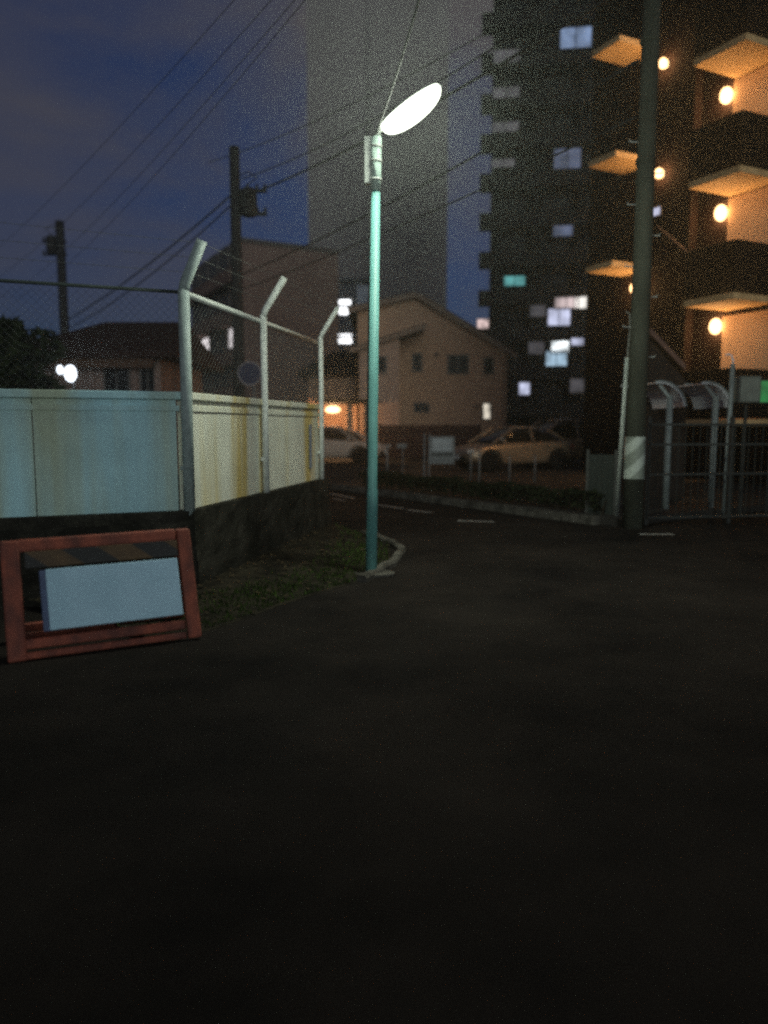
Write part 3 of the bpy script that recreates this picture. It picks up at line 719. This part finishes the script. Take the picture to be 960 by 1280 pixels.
# flood lamp fixed by the low house: twin heads
fp = P(89, 467, 21.5)
fl = thing('flood_lamp', 'bright bluish white twin flood lamp in front of the low dark house', 'lamp', (fp.x, fp.y, 0))
mb = MB(); mb.tube([(0, .12, 0), (0, .12, fp.z + .15)], .04, 10); mb.build('pole', DARKC, fl)
mb = MB(); mb.bar((-.28, .12, fp.z + .05), (.12, .12, fp.z + .05), .05); mb.build('bracket', DARKC, fl)
FLG = glow('flood_white', (.82, .90, 1), 60)
for dx_, dz_, r_, m_ in ((.0, 0, .17, FLG), (-.28, .1, .09, glow('flood_white_soft', (.82, .9, 1), 4))):
    mb = MB(); mb.tube([(dx_, .10, fp.z + dz_), (dx_, 0, fp.z + dz_), (dx_, -.05, fp.z + dz_)], [r_ * .6, r_ * 1.05, r_ * 1.12], 16); hd_ = mb.build('lamp_head', DARKC, fl, smooth=True)
    mb = MB(); rings = []
    for i in range(6):
        t = i / 5 * math.pi / 2 * .98; rings.append([(dx_ + r_ * math.cos(t) * math.cos(a_), -.051 - .05 * math.sin(t), fp.z + dz_ + 1.35 * r_ * math.cos(t) * math.sin(a_)) for a_ in [j * math.pi / 8 for j in range(16)]])
    mb.loft(rings); mb.build('bulb', m_, hd_, smooth=True)

# --- dark tower far right
DT = mat('dark_tower_wall', (.014, .013, .014), .95, scale=.4, col2=(.010, .0095, .010))
DT2 = mat('dark_tower_parapet', (.022, .020, .021), .9, scale=.8, col2=(.015, .014, .0145))
dy_ = 60; d0 = P(609, 532, dy_)
dt = thing('apartment_tower', 'tall dark apartment tower with scattered blue white windows right of the gable house', 'building', (d0.x, dy_, 0), -R(8))
DW, FLH, NF = 15, 2.78, 15
box_build('wall', DT, dt, 0, DW, 0, 14, 0, FLH * NF + 1)
def dpx(u): return P(u, 532, dy_).x - d0.x
def dpz(v): return P(660, v, dy_).z
zbase = dpz(93) % FLH
for k in range(NF):
    z = zbase + k * FLH
    if z > FLH * NF: break
    box_build('balcony_slab', DT2, dt, -.8, DW + .1, -1.25, -.002, z - .1, z + .1, bevel=.02)
    box_build('parapet', DT2, dt, -.8, DW + .1, -1.25, -1.13, z + .101, z + .95, bevel=.015)
for x in (3.2, 6.4, 9.6, 12.8):
    box_build('party_wall', DT, dt, x - .08, x + .08, -1.12, -.003, 0, FLH * NF)
BL = litwin('cool_blue_window', (.42, .60, 1.0), .50, .9); BLD = litwin('dim_blue_window', (.40, .50, .85), .22, .9)
TL = litwin('teal_window', (.15, .55, .55), .75, .9); PK = litwin('pinkish_window', (1, .80, .80), .75, .9)
LV = litwin('lilac_window', (.70, .74, 1.0), 1.0, .9); WW = litwin('cold_white_window', (.90, .97, 1), 2.2, .9)
LBW = litwin('light_blue_window', (.50, .72, .92), .85, .9); DGW = litwin('dim_grey_glow', (.30, .28, .32), .24, .9); WHW = litwin('warm_white_window', (1, .96, .9), 1.6, .9)
lit = [(703, 65, 34, 22, BL, 'blue lit window'), (697, 210, 30, 22, BLD, 'dim blue window'), (694, 297, 22, 12, BLD, 'faint blue window'),
       (639, 356, 24, 11, TL, 'teal lit window'), (700, 384, 26, 12, PK, 'pinkish lit window'), (692, 401, 25, 19, LV, 'lilac white lit window'),
       (720, 384, 20, 13, WHW, 'warm white lit window'), (667, 393, 18, 13, DGW, 'lit balcony soffit drawn as a grey pane'), (694, 437, 20, 13, WW, 'very bright white window'),
       (690, 451, 24, 17, LBW, 'light blue lit window'), (714, 431, 14, 8, LV, 'small lilac window'), (666, 438, 18, 14, DGW, 'lit balcony soffit drawn as a grey pane'),
       (653, 487, 12, 14, LV, 'small blue white window'), (715, 484, 16, 16, DGW, 'lit balcony soffit drawn as a grey pane'),
       (624, 82, 30, 14, DGW, 'lit balcony soffit drawn as a grey pane'), (624, 126, 30, 12, DGW, 'lit balcony soffit drawn as a grey pane'), (622, 168, 30, 11, DGW, 'faint balcony soffit drawn as a grey pane'), (620, 212, 26, 9, DGW, 'faint balcony soffit drawn as a grey pane')]  # these four are lit balcony undersides, drawn as glowing panes
occ = []
for u, v, w, h, m, lab in lit:
    x, z = dpx(u), dpz(v); wm, hm = w * dy_ / F, h * dy_ / F; x = max(x, wm / 2 + .08)
    mb = MB(); yy = -1.31   # laundry-screened balcony glazing sits flush with the parapet line
    mb.box((x, yy, z + hm / 2 + .04), (wm + .16, .1, .08)).box((x, yy, z - hm / 2 - .04), (wm + .16, .1, .08)).box((x - wm / 2 - .04, yy, z), (.08, .1, hm)).box((x + wm / 2 + .04, yy, z), (.08, .1, hm))
    if wm > 1.4: mb.box((x, yy, z), (.06, .09, hm))
    f = mb.build('window', DT2, dt, label=lab)
    mb = MB(); mb.box((x, -1.29, z), (wm, .03, hm)); mb.build('pane', m, f); occ.append((x, z))
for k in range(NF):
    for c in range(5):
        x, z = 1.6 + 3.2 * c, zbase + k * FLH + 1.3
        if z > FLH * NF: continue
        window(dt, (x, 0, z), 1.9, 1.7, GLASSD, mull=1, frame=DT2)
# pink lit sign window on the tower's left edge
mb = MB(); c = P(604, 408, dy_) ; mb.box((c.x - d0.x - .0, -1.5, c.z), (.9, .12, .75)); o = mb.build('lit_screen', FRAME, dt, bevel=.02)
mb = MB(); mb.box((c.x - d0.x, -1.575, c.z), (.8, .03, .65)); mb.build('screen_face', litwin('pink_screen', (1, .75, .72), .9, 4), o)

# --- near dark block with lamp-lit landings
fo, fdv = Vector((5.93, 26.2, 0)), Vector((.45, -.893, 0)).normalized()
rzb = math.atan2(fdv.y, fdv.x)       # local +x along the facade towards the camera; local +y = left of that
nb = thing('landing_block', 'dark apartment block with orange lamp lit landings rising at the right edge', 'building', fo, rzb)
# local: outward (street side) is -y
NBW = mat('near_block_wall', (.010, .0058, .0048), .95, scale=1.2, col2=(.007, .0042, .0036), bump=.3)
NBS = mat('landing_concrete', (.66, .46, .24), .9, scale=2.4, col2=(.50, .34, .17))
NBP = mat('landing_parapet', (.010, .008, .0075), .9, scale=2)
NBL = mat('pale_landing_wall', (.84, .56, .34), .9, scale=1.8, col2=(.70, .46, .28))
BLEN = 12
RC = .30      # the part nearer the camera steps back
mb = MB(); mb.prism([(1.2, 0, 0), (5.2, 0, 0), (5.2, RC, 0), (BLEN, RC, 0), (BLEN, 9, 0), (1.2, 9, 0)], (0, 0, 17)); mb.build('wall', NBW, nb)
mb = MB(); mb.prism([(1.1, -.1, 17), (5.3, -.1, 17), (5.3, RC - .1, 17), (BLEN + .1, RC - .1, 17), (BLEN + .1, 9.1, 17), (1.1, 9.1, 17)], (0, 0, .8)); mb.build('roof_parapet', NBW, nb)
def landing(s0, s1, z, y0, y1, par=True):
    sl = box_build('landing_slab', NBS, nb, s0, s1, y0, y1, z, z + .16, bevel=.012)
    if par:
        mb = MB(); mb.box(((s0 + s1) / 2, y0 + .051, z + .78), (s1 - s0, .1, 1.2)); mb.build('front_parapet', NBP, sl, bevel=.01)
        mb = MB(); mb.box((s1 - .051, (y0 + y1) / 2 + .055, z + .78), (.1, y1 - y0 - .11, 1.2)); mb.build('side_parapet', NBP, sl)
AMB = glow('amber_lamp', (1, .55, .23), 130)
def wall_lamp(s, y, z, sc=1):
    mb = MB(); mb.box((s, y - .03, z), (.16, .055, .22)); o = mb.build('wall_lamp', GREYM, nb, bevel=.008)
    mb = MB(); rings = []
    for i in range(8):
        t = math.pi * (i + .3) / 7.6; rings.append([(s + .10 * sc * math.sin(t) * math.cos(a_), y - .17 + .10 * sc * math.sin(t) * math.sin(a_), z - .13 * sc * math.cos(t)) for a_ in [j * math.pi / 6 for j in range(12)]])
    mb.loft(rings); mb.build('lamp_globe', AMB, o, smooth=True)
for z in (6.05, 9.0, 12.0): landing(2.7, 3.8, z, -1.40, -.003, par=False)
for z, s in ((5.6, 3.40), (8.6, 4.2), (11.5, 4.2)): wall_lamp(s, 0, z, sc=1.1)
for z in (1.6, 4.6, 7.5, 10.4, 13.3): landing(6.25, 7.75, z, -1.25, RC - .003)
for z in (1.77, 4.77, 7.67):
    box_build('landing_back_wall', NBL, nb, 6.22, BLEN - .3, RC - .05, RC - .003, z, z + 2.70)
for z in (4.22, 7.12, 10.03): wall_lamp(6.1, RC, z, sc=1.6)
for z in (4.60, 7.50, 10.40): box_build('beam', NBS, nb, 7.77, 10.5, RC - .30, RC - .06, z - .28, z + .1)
# tiny windows
def nbw(u, v, w, h, m, lab):
    d_ = P(u, v, 1) - cam.location; nn_ = Vector((fdv.y, -fdv.x, 0)); p = cam.location + d_ * ((fo - cam.location).dot(nn_) / d_.dot(nn_)); s = (p - fo).dot(fdv); return_y = RC if s > 5.2 else 0
    mb = MB(); mb.box((s, return_y - .03, p.z), (w + .1, .055, h + .1)); f = mb.build('window', FRAME, nb, label=lab)
    mb = MB(); mb.box((s, return_y - .062, p.z), (w, .02, h)); mb.build('pane', m, f)
nbw(916, 9, .62, .24, DGW, 'lit balcony soffit drawn as a grey pane'); nbw(822, 265, .28, .2, LV, 'small blue white window')
# pipe down the wall and the roof edge of a lean-to
mb = MB(); p0, p1 = P(822, 283, 22.4), P(862, 317, 21.4); iv = Matrix.Rotation(-rzb, 3, 'Z')
a_, b_ = iv @ (p0 - fo), iv @ (p1 - fo); a_.y = b_.y = -.12; mb.tube([a_, b_], .03, 8); mb.build('handrail', mat('brown_rail', (.07, .05, .045), .7), nb)
# lean-to shed in front of the block
sh = thing('lean_to_shed', 'dark shed with a sloping pale roof edge below the lit landings', 'shed', (0, 0, 0))
e0, e1 = P(812, 416, 15.6), P(856, 462, 15.6); dk = mat('shed_sheet', (.03, .024, .022), .8, scale=3)
mb = MB(); mb.prism([(e0.x + .05, 15.7, 0), (e1.x + .1, 15.7, 0), (e1.x + .1, 15.7, e1.z - .25), (e0.x + .05, 15.7, e0.z - .12)], (0, 1.6, 0)); mb.build('wall', dk, sh)
mb = MB(); d = (e1 - e0); mb.prism([e0, e1, e1 + Vector((0, 0, .07)), e0 + Vector((0, 0, .07))], (0, 1.9, 0)); mb.build('roof', dk, sh)
mb = MB(); mb.prism([e0 + Vector((0, -.04, -.02)), e1 + Vector((0, -.04, -.02)), e1 + Vector((0, -.04, .10)), e0 + Vector((0, -.04, .10))], (0, .038, 0)); mb.build('roof_edge', mat('pale_fascia', (.15, .075, .055), .7), sh)

# ------------------------------------------------------------------ right side: fence, bicycle shelters, posts
DFM = mat('dark_steel', (.020, .024, .022), .6, scale=6)
f0, f1 = Vector((u0.x + .35, 12.35, 0)), Vector((8.6, 13.1, 0))
df = thing('bar_fence', 'dark steel bar fence running right from the striped utility pole', 'fence', f0, math.atan2((f1 - f0).y, (f1 - f0).x))
L = (f1 - f0).length
for z in (.12, .82, 1.30, 1.62):
    mb = MB(); mb.bar((0, 0, z), (L, 0, z), .035); mb.build('rail', DFM, df)
mb = MB(); k = 0
while k * .125 < L: mb.tube([(k * .125, 0, .14), (k * .125, 0, 1.6)], .007, 5); k += 1
mb.build('bars', DFM, df)
for k in range(4): mb = MB(); mb.bar((L * k / 3, .05, 0), (L * k / 3, .05, 1.75), .06); mb.build('post', DFM, df)
# dark green sheet gate left of the pole
g0, g1 = G(733, 650), G(768, 652)
gt = thing('sheet_gate', 'dark green sheet metal gate between the far kerb and the utility pole', 'gate', g0, math.atan2((g1 - g0).y, (g1 - g0).x))
gl = (g1 - g0).length; GG = mat('dark_green_sheet', (.022, .032, .027), .6, scale=4)
box_build('sheet', GG, gt, .03, gl, -.012, .012, .12, 1.12)
mb = MB()
for k in range(5): mb.box((.05 + (gl - .1) * k / 4, -.02, .62), (.025, .014, 1.0))
mb.build('ribs', GG, gt)
for x in (0, gl): mb = MB(); mb.bar((x, 0, 0), (x, 0, 1.2), .05); mb.build('post', mat('gate_post_grey', (.06, .065, .06), .6), gt)
# bicycle shelters: pale curved roof on a post
SHM = mat('pale_polycarbonate', (.78, .80, .86), .35, scale=5, col2=(.62, .64, .70)); PST = mat('pale_post', (.26, .30, .30), .6, scale=7, col2=(.15, .18, .18), stretch=(1, 1, .4))
def shelter(loc, label, rz):
    t = thing('bicycle_shelter', label, 'shelter', loc, rz, 'curved shelter roofs behind the dark fence')
    mb = MB(); mb.tube([(0, 0, 0), (0, 0, 2.12)], .055, 12); mb.build('post', PST, t, smooth=True)
    mb = MB(); rings = []
    for i in range(11):
        a = R(100 - 92 * i / 10); x, z = -.22 + .46 * math.cos(a), 1.86 + .50 * math.sin(a)
        xi, zi = -.22 + .445 * math.cos(a), 1.86 + .485 * math.sin(a)
        rings.append([(x, -.1, z), (x, 1.5, z), (xi, 1.5, zi), (xi, -.1, zi)])
    mb.loft(rings); rf = mb.build('curved_roof', SHM, t, smooth=False)
    for y in (-.11, .7, 1.51):
        mb = MB(); pts = []
        for i in range(11):
            a = R(100 - 92 * i / 10); pts.append((-.22 + .475 * math.cos(a), y, 1.86 + .515 * math.sin(a)))
        mb.tube(pts, .016, 6); mb.build('rib', PST, rf)
    mb = MB(); mb.bar((0, 0, 2.08), (-.2, .02, 2.33), .05); mb.build('bracket', PST, t)
    return t
s1 = shelter(Vector((P(836, 532, 13.7).x, 13.7, 0)), 'pale curved shelter roof on a post, nearer the striped utility pole', 0)
s2 = copy_tree(s1); s2.location = (P(893, 532, 13.9).x, 13.9, 0); s2['label'] = 'pale curved shelter roof on a post, under the lowest orange lit landing'
# slim hooked post
hp0 = Vector((P(910, 532, 13.4).x, 13.4, 0))
hk = thing('hooked_post', 'slim pale post with a hooked top beside the right shelter roof', 'post', hp0)
mb = MB(); mb.tube([(0, 0, 0), (.03, 0, 2.65)], .038, 12); mb.build('pole', PST, hk, smooth=True)
mb = MB(); mb.tube([(.03, 0, 2.62), (.03, 0, 2.72), (.0, 0, 2.80), (-.05, 0, 2.82), (-.10, 0, 2.80)], .014, 8); mb.build('hook', SHM, hk, smooth=True)
# grey panel box and green lit sign at the right edge
bx = Vector((P(931, 532, 13.7).x, 13.7, 0)); cab = thing('meter_cabinet', 'grey green cabinet on a post between the hooked post and green sign', 'cabinet', bx)
box_build('case', mat('cabinet_grey', (.13, .15, .13), .6), cab, -.2, .2, -.12, .12, 2.0, 2.46, bevel=.02)
box_build('door', mat('cabinet_door', (.16, .18, .155), .6), cab, -.17, .17, -.137, -.121, 2.03, 2.43, bevel=.004)
mb = MB(); mb.tube([(0, 0, 0), (0, 0, 2.0)], .03, 8); mb.build('leg', DFM, cab)
gx = Vector((P(966, 532, 14.2).x, 14.2, 0)); gs = thing('green_sign', 'small glowing green sign at the right edge behind the dark fence', 'sign', gx)
box_build('case', DFM, gs, -.30, .30, .0, .1, 2.0, 2.44, bevel=.01); box_build('lit_face', litwin('green_face', (.02, .45, .09), .40, 3), gs, -.27, .27, -.02, -.002, 2.03, 2.41)
mb = MB(); mb.tube([(0, .05, 0), (0, .05, 2.0)], .03, 8); mb.build('pole', DFM, gs)

# ------------------------------------------------------------------ parked cars
TYRE = mat('tyre', (.015, .015, .015), .85); RIM = mat('rim', (.14, .13, .12), .4, metal=.6); CGL = mat('car_glass', (.015, .014, .013), .06, spec=.7)
def car(name, label, cat, loc, rz, paint, prof, L, Wd, gh, group, light=None):
    """prof: list of (x, z_low, z_belt, halfwidth factor); gh: greenhouse list of (x, z_roof); local +x = front"""
    t = thing(name, label, cat, loc, rz, group); hw = Wd / 2
    mb = MB(); rings = []
    for x, zl, zb, f in prof:
        w = hw * f; zm = zl + (zb - zl) * .45
        half = [(w * .82, zl), (w * .97, zl + .08), (w, zm), (w * .965, zb - .05), (w * .90, zb)]
        rings.append([(x, y, z) for y, z in half] + [(x, 0, zb + .035)] + [(x, -y, z) for y, z in half[::-1]] + [(x, 0, zl)])
    mb.loft(rings); body = mb.build('body', paint, t, smooth=True, sub=2)
    # greenhouse
    mb = MB(); rings = []
    for x, zb, zr, f in gh:
        wb, wr = hw * .88 * f, hw * .70 * f
        rings.append([(x, wb, zb), (x, (wb * .35 + wr * .65), zb + (zr - zb) * .7), (x, wr, zr), (x, 0, zr + .02), (x, -wr, zr), (x, -(wb * .35 + wr * .65), zb + (zr - zb) * .7), (x, -wb, zb)])
    mb.loft(rings); mb.build('windows', CGL, t, smooth=True, sub=1)
    mb = MB(); rings = []
    for x, zb, zr, f in gh[1:-1]:
        wr = hw * .715 * f; rings.append([(x, wr * 1.03, zr - .05), (x, wr, zr + .0), (x, wr * .6, zr + .028), (x, 0, zr + .036), (x, -wr * .6, zr + .028), (x, -wr, zr), (x, -wr * 1.03, zr - .05)])
    mb.loft(rings); rf = mb.build('roof', paint, t, smooth=True, sub=1)
    # pillars follow the greenhouse edges
    for s_ in (1, -1):
        for i, (p, q) in enumerate(((gh[0], gh[1]), (gh[-1], gh[-2]))):
            mb = MB(); mb.bar((p[0], s_ * hw * .89 * p[3], p[1]), (q[0], s_ * hw * .72 * q[3], q[2]), .07, .05); mb.build('pillar', paint, t)
        m_ = gh[len(gh) // 2]; mb = MB(); mb.bar((m_[0], s_ * hw * .90, m_[1]), (m_[0] + .05, s_ * hw * .735, m_[2]), .08, .05)
        mb.build('pillar', paint, t)
    xs = [x for x, *_ in prof]; xf, xr = xs[0] + (xs[-1] - xs[0]) * .815, xs[0] + (xs[-1] - xs[0]) * .185
    for x in (xf, xr):
        for s_ in (1, -1):
            mb = MB(); y = s_ * (hw - .005); pr = [.19, .30, .325, .325, .30, .19]; ys = [0, 0, -.02, -.18, -.2, -.2]
            rg = [[(x + rr * math.cos(a), y + s_ * (.0 + yy), .325 + rr * math.sin(a)) for a in [j * math.pi / 12 for j in range(24)]] for rr, yy in zip(pr, ys)]
            mb.loft(rg); wl = mb.build('tyre', TYRE, t, smooth=True)
            mb = MB(); mb.tube([(x, y - s_ * .05, .325), (x, y - s_ * .012, .325)], .195, 20)
            rim = mb.build('rim', RIM, wl)
            mb = MB(); rg = []
            for rr, yy in ((.345, .004), (.40, .012), (.41, -.02)): rg.append([(x + rr * math.cos(a), y + s_ * yy + (s_ * .012), max(.18, .335 + rr * math.sin(a))) for a in [j * math.pi / 12 for j in range(24)]])
            mb.loft(rg, cap=False); mb.build('wheel_arch', TYRE, t)
    xe = xs[-1]; zb = prof[-2][2]
    HLM = light or mat('headlight_glass', (.5, .5, .48), .15, spec=.6)
    for s_ in (1, -1):
        mb = MB(); mb.box((xe - .14, s_ * hw * .68, zb - .12), (.26, .34, .13), Matrix.Rotation(-s_ * .45, 3, 'Z')); mb.build('headlight', HLM, t, bevel=.03)
        mb = MB(); mb.box((xs[0] + .08, s_ * hw * .72, prof[1][2] - .16), (.14, .24, .18)); mb.build('tail_light', mat('tail_red', (.25, .02, .02), .3), t, bevel=.03)
        mb = MB(); g1_ = gh[-1]; mb.box((g1_[0] - .32, s_ * (hw + .07), g1_[1] + .08), (.1, .17, .12)); mb.build('wing_mirror', paint, t, bevel=.03)
        for x in (g1_[0] - 1.25, g1_[0] - 2.2):
            mb = MB(); mb.box((x, s_ * (hw * .995 + .005), g1_[1] - .1), (.2, .03, .03)); mb.build('door_handle', paint, t)
    mb = MB(); mb.box((xe - .01, 0, .42), (.06, Wd * .55, .14)); mb.build('grille', TYRE, t, bevel=.02)
    mb = MB(); mb.box((xe + .03, 0, .46), (.02, .33, .16)); mb.build('number_plate', mat('plate_white', (.6, .6, .58), .5), t)
    return t
SED = [(-2.15, .42, .78, .70), (-2.08, .30, .92, .88), (-1.5, .22, .97, .98), (-.6, .2, .95, 1), (.4, .2, .93, 1), (1.2, .2, .88, .99), (1.85, .24, .78, .93), (2.12, .34, .64, .78)]
SGH = [(-1.85, .93, .97, .9), (-1.05, .94, 1.36, .96), (-.35, .94, 1.46, 1), (.35, .93, 1.42, 1), (1.25, .89, .93, .97)]
GOLD = mat('gold_beige_paint', (.30, .225, .15), .32, metal=.35, scale=3, col2=(.27, .20, .135), spec=.6)
TAN = mat('tan_paint', (.30, .22, .15), .4, metal=.2, scale=3, col2=(.28, .2, .14), spec=.6)
CWH = mat('cream_white_paint', (.55, .46, .38), .35, scale=3, col2=(.5, .42, .35), spec=.6)
car('parked_car', 'gold beige saloon car parked nose left behind the notice board', 'car', Vector((P(640, 532, 26).x, 26.2, .12)), R(180 + 26), GOLD, SED, 4.3, 1.72, SGH, 'cars parked by the houses')
VAN = [(-1.7, .40, .9, .84), (-1.66, .26, .98, .94), (-1.1, .2, 1.0, 1), (0, .2, 1.0, 1), (.9, .2, .98, 1), (1.45, .24, .92, .95), (1.68, .34, .74, .82)]
VGH = [(-1.66, .97, 1.05, .92), (-1.5, .97, 1.68, .95), (-.5, .98, 1.74, 1), (.3, .98, 1.70, 1), (1.25, .95, 1.0, .97)]
car('parked_car', 'tan hatchback half hidden behind the gold saloon, nearest the dark gate', 'car', Vector((P(699, 532, 29).x, 29.5, .12)), R(205), TAN, VAN, 3.4, 1.6, VGH, 'cars parked by the houses')
car('parked_car', 'cream white car under the lit porch left of the lamp pole', 'car', Vector((P(418, 532, 31).x, 31.2, .12)), R(-18), CWH, SED, 4.3, 1.72, SGH, 'cars parked by the houses')

# ------------------------------------------------------------------ notice board, small signs, posts of the car park
nbp = Vector((P(535, 532, 20.6).x, 20.6, .12))
no = thing('notice_board', 'white notice board on two thin posts left of the gold saloon car', 'notice board', nbp)
PGR = mat('pale_grey_steel', (.20, .21, .21), .6, scale=6)
for x in (-.09, .04): mb = MB(); mb.tube([(x, .05, 0), (x, .05, 1.28)], .022, 8); mb.build('post', PGR, no)
box_build('backing', PGR, no, .02, .72, .0, .02, .46, 1.2, bevel=.008)
box_build('sheet', mat('notice_white', (.42, .45, .46), .6, scale=5), no, .11, .64, -.012, -.001, .80, 1.14)
box_build('ledge', DFM, no, .11, .66, -.05, -.001, .70, .745)
sp = Vector((P(502, 532, 23).x, 23, .12)); ss = thing('space_sign', 'small grey plate on a thin stake between lamp pole and notice board', 'sign', sp)
mb = MB(); mb.tube([(.04, .03, 0), (.04, .03, .95)], .02, 8); mb.build('stake', PGR, ss); box_build('plate', PGR, ss, -.14, .16, 0, .015, .82, .95)
for u, vt, Y, lab in ((484, 556, 21.5, 'thin steel post just right of the lamp pole'), (600, 560, 20, 'thin steel post before the front wheel of the gold saloon'), (638, 570, 20, 'thin steel post before the middle of the gold saloon'), (670, 568, 20, 'thin steel post before the rear door of the gold saloon'), (589, 566, 21, 'thin steel post at the headlight of the gold saloon')):
    b_ = P(u, 532, Y); zt = P(u, vt, Y).z; t = thing('parking_post', lab, 'post', (b_.x, Y, .12), 0, 'thin posts along the car park edge')
    mb = MB(); mb.tube([(0, 0, 0), (0, 0, zt - .12)], .024, 8); mb.build('tube', PGR, t, smooth=True)
    mb = MB(); mb.tube([(0, 0, zt - .12), (0, 0, zt - .09)], [.03, .016], 8); mb.build('end_cap', DFM, t)
# round traffic sign seen over the wall
rsY = 22; rp_ = P(312, 467, rsY)
rs = thing('round_sign', 'round dark blue road sign with a pale rim seen through the fence', 'road sign', (rp_.x, rsY, 0))
mb = MB(); mb.tube([(.10, .06, 0), (.10, .06, rp_.z + .25)], .035, 10); mb.build('pole', PGR, rs)
mb = MB(); mb.tube([(0, 0, rp_.z), (0, .018, rp_.z)], .31, 32)
mb.v = [(x, y, z) for x, y, z in mb.v]; dsc = mb.build('disc', mat('sign_blue', (.035, .035, .09), .5), rs)
mb = MB(); rg = []
for rr, yy in ((.31, -.001), (.335, -.001), (.335, .02), (.31, .02)): rg.append([(rr * math.cos(a), yy, rp_.z + rr * math.sin(a)) for a in [j * math.pi / 20 for j in range(40)]])
mb.loft(rg + [rg[0]], cap=False); mb.build('rim', mat('sign_rim', (.55, .48, .47), .5), dsc)

# ------------------------------------------------------------------ trees and hedge
LEAFD = mat('dark_foliage', (.040, .055, .024), .8, scale=3, col2=(.018, .026, .012))
BARK = mat('bark', (.05, .04, .03), .95, scale=8)
def tree(loc, h, rad, n, label, zc=.62, seed=1, leaf=.16, name='broadleaf_tree', sq=.9):
    rnd = random.Random(seed); t = thing(name, label, 'tree', loc)
    mb = MB(); mb.tube([(0, 0, -.1), (.05, 0, h * .25), (.0, .05, h * .5), (.1, 0, h * .8)], [.16, .12, .09, .03], 9); tk = mb.build('trunk', BARK, t, smooth=True)
    for k in range(6):
        a = rnd.uniform(0, 6.28); z0 = h * rnd.uniform(.3, .55); mb = MB()
        mb.tube([(.03, 0, z0), (math.cos(a) * rad * .4, math.sin(a) * rad * .4, z0 + h * .13), (math.cos(a) * rad * .75, math.sin(a) * rad * .75, z0 + h * .2)], [.05, .035, .012], 6); mb.build('limb', BARK, tk)
    cl_ = []
    for k in range(26):
        v = Vector((rnd.gauss(0, 1), rnd.gauss(0, 1), rnd.gauss(0, .9))).normalized() * rad * rnd.uniform(.35, .95)
        cl_.append((Vector((v.x, v.y, h * zc + v.z * sq)), rad * rnd.uniform(.22, .42)))
    mb = MB()
    for k in range(n):
        c, r_ = rnd.choice(cl_); v = Vector((rnd.gauss(0, 1), rnd.gauss(0, 1), rnd.gauss(0, 1))).normalized() * r_ * rnd.uniform(.4, 1) ** .5
        p = c + v; d1_ = Vector((rnd.gauss(0, 1), rnd.gauss(0, 1), rnd.gauss(0, .6))).normalized() * leaf * rnd.uniform(.6, 1.2); d2_ = d1_.cross(Vector((rnd.gauss(0, 1), rnd.gauss(0, 1), rnd.gauss(0, 1)))).normalized() * leaf * .35
        mb.quad(p - d1_, p + d2_, p + d1_, p - d2_)
    mb.build('crown', LEAFD, t)
    return t
tree(Vector((P(-12, 532, 17).x, 17, 0)), 5.0, 1.40, 4600, 'dark bushy tree above the white wall at the left edge', seed=3, zc=.56)
tree(Vector((P(62, 532, 27).x, 26, 0)), 3.9, 1.15, 2400, 'dark low tree beside the low house behind the flood lamp', seed=5, zc=.6)
def hedge(a, b, h, w, label, seed):
    rnd = random.Random(seed); d = b - a; L = d.length; t = thing('hedge', label, 'hedge', a, math.atan2(d.y, d.x)); mb = MB()
    for k in range(int(L * 420)):
        x, y, z = rnd.uniform(0, L), rnd.uniform(-w / 2, w / 2), h * rnd.uniform(.05, 1) ** .6
        z *= 1 + .08 * math.sin(x * 3.1 + seed) + .05 * math.sin(x * 7.7)
        p = Vector((x, y, z)); d1_ = Vector((rnd.gauss(0, 1), rnd.gauss(0, 1), rnd.gauss(0, 1))).normalized() * .06; d2_ = Vector((rnd.gauss(0, 1), rnd.gauss(0, 1), rnd.gauss(0, 1))).normalized() * .03
        mb.quad(p - d1_, p + d2_, p + d1_, p - d2_)
    mb.build('foliage', mat('hedge_leaf', (.022, .030, .014), .85, scale=3, col2=(.010, .014, .007)), t); mb = MB()
    for k in range(int(L / .5) + 1): mb.tube([(k * .5, 0, 0), (k * .5 + .05, .03, h * .7)], [.02, .008], 5)
    mb.build('stems', BARK, t)['kind'] = 'stuff'; return t
ka = fa + fn * .55; kb = fa + fn * .55 + fd * ((fb - fa).length * .97)
hedge(ka + fd * 2.2 + Vector((0, 0, .12)), kb + Vector((0, 0, .12)), .36, .4, 'low dark clipped hedge along the far kerb of the car park', 4)

# ------------------------------------------------------------------ mist
hz_m = bpy.data.materials.new('mist'); hz_m.use_nodes = True; hz_m.cycles.volume_sampling = 'EQUIANGULAR'; t = hz_m.node_tree; t.nodes.clear()
mo = N('ShaderNodeOutputMaterial', t); pv = N('ShaderNodeVolumePrincipled', t)
pv.inputs['Color'].default_value = (.84, .92, .86, 1); pv.inputs['Density'].default_value = .0019; pv.inputs['Anisotropy'].default_value = .8
lk(pv.outputs[0], mo.inputs['Volume'], t)
mb = MB(); mb.box((0, 0, 39.5), (400, 400, 81)); hz_o = mb.build('haze', hz_m); tag(hz_o, 'thin night mist that glows around the lamps', 'mist', kind='stuff')
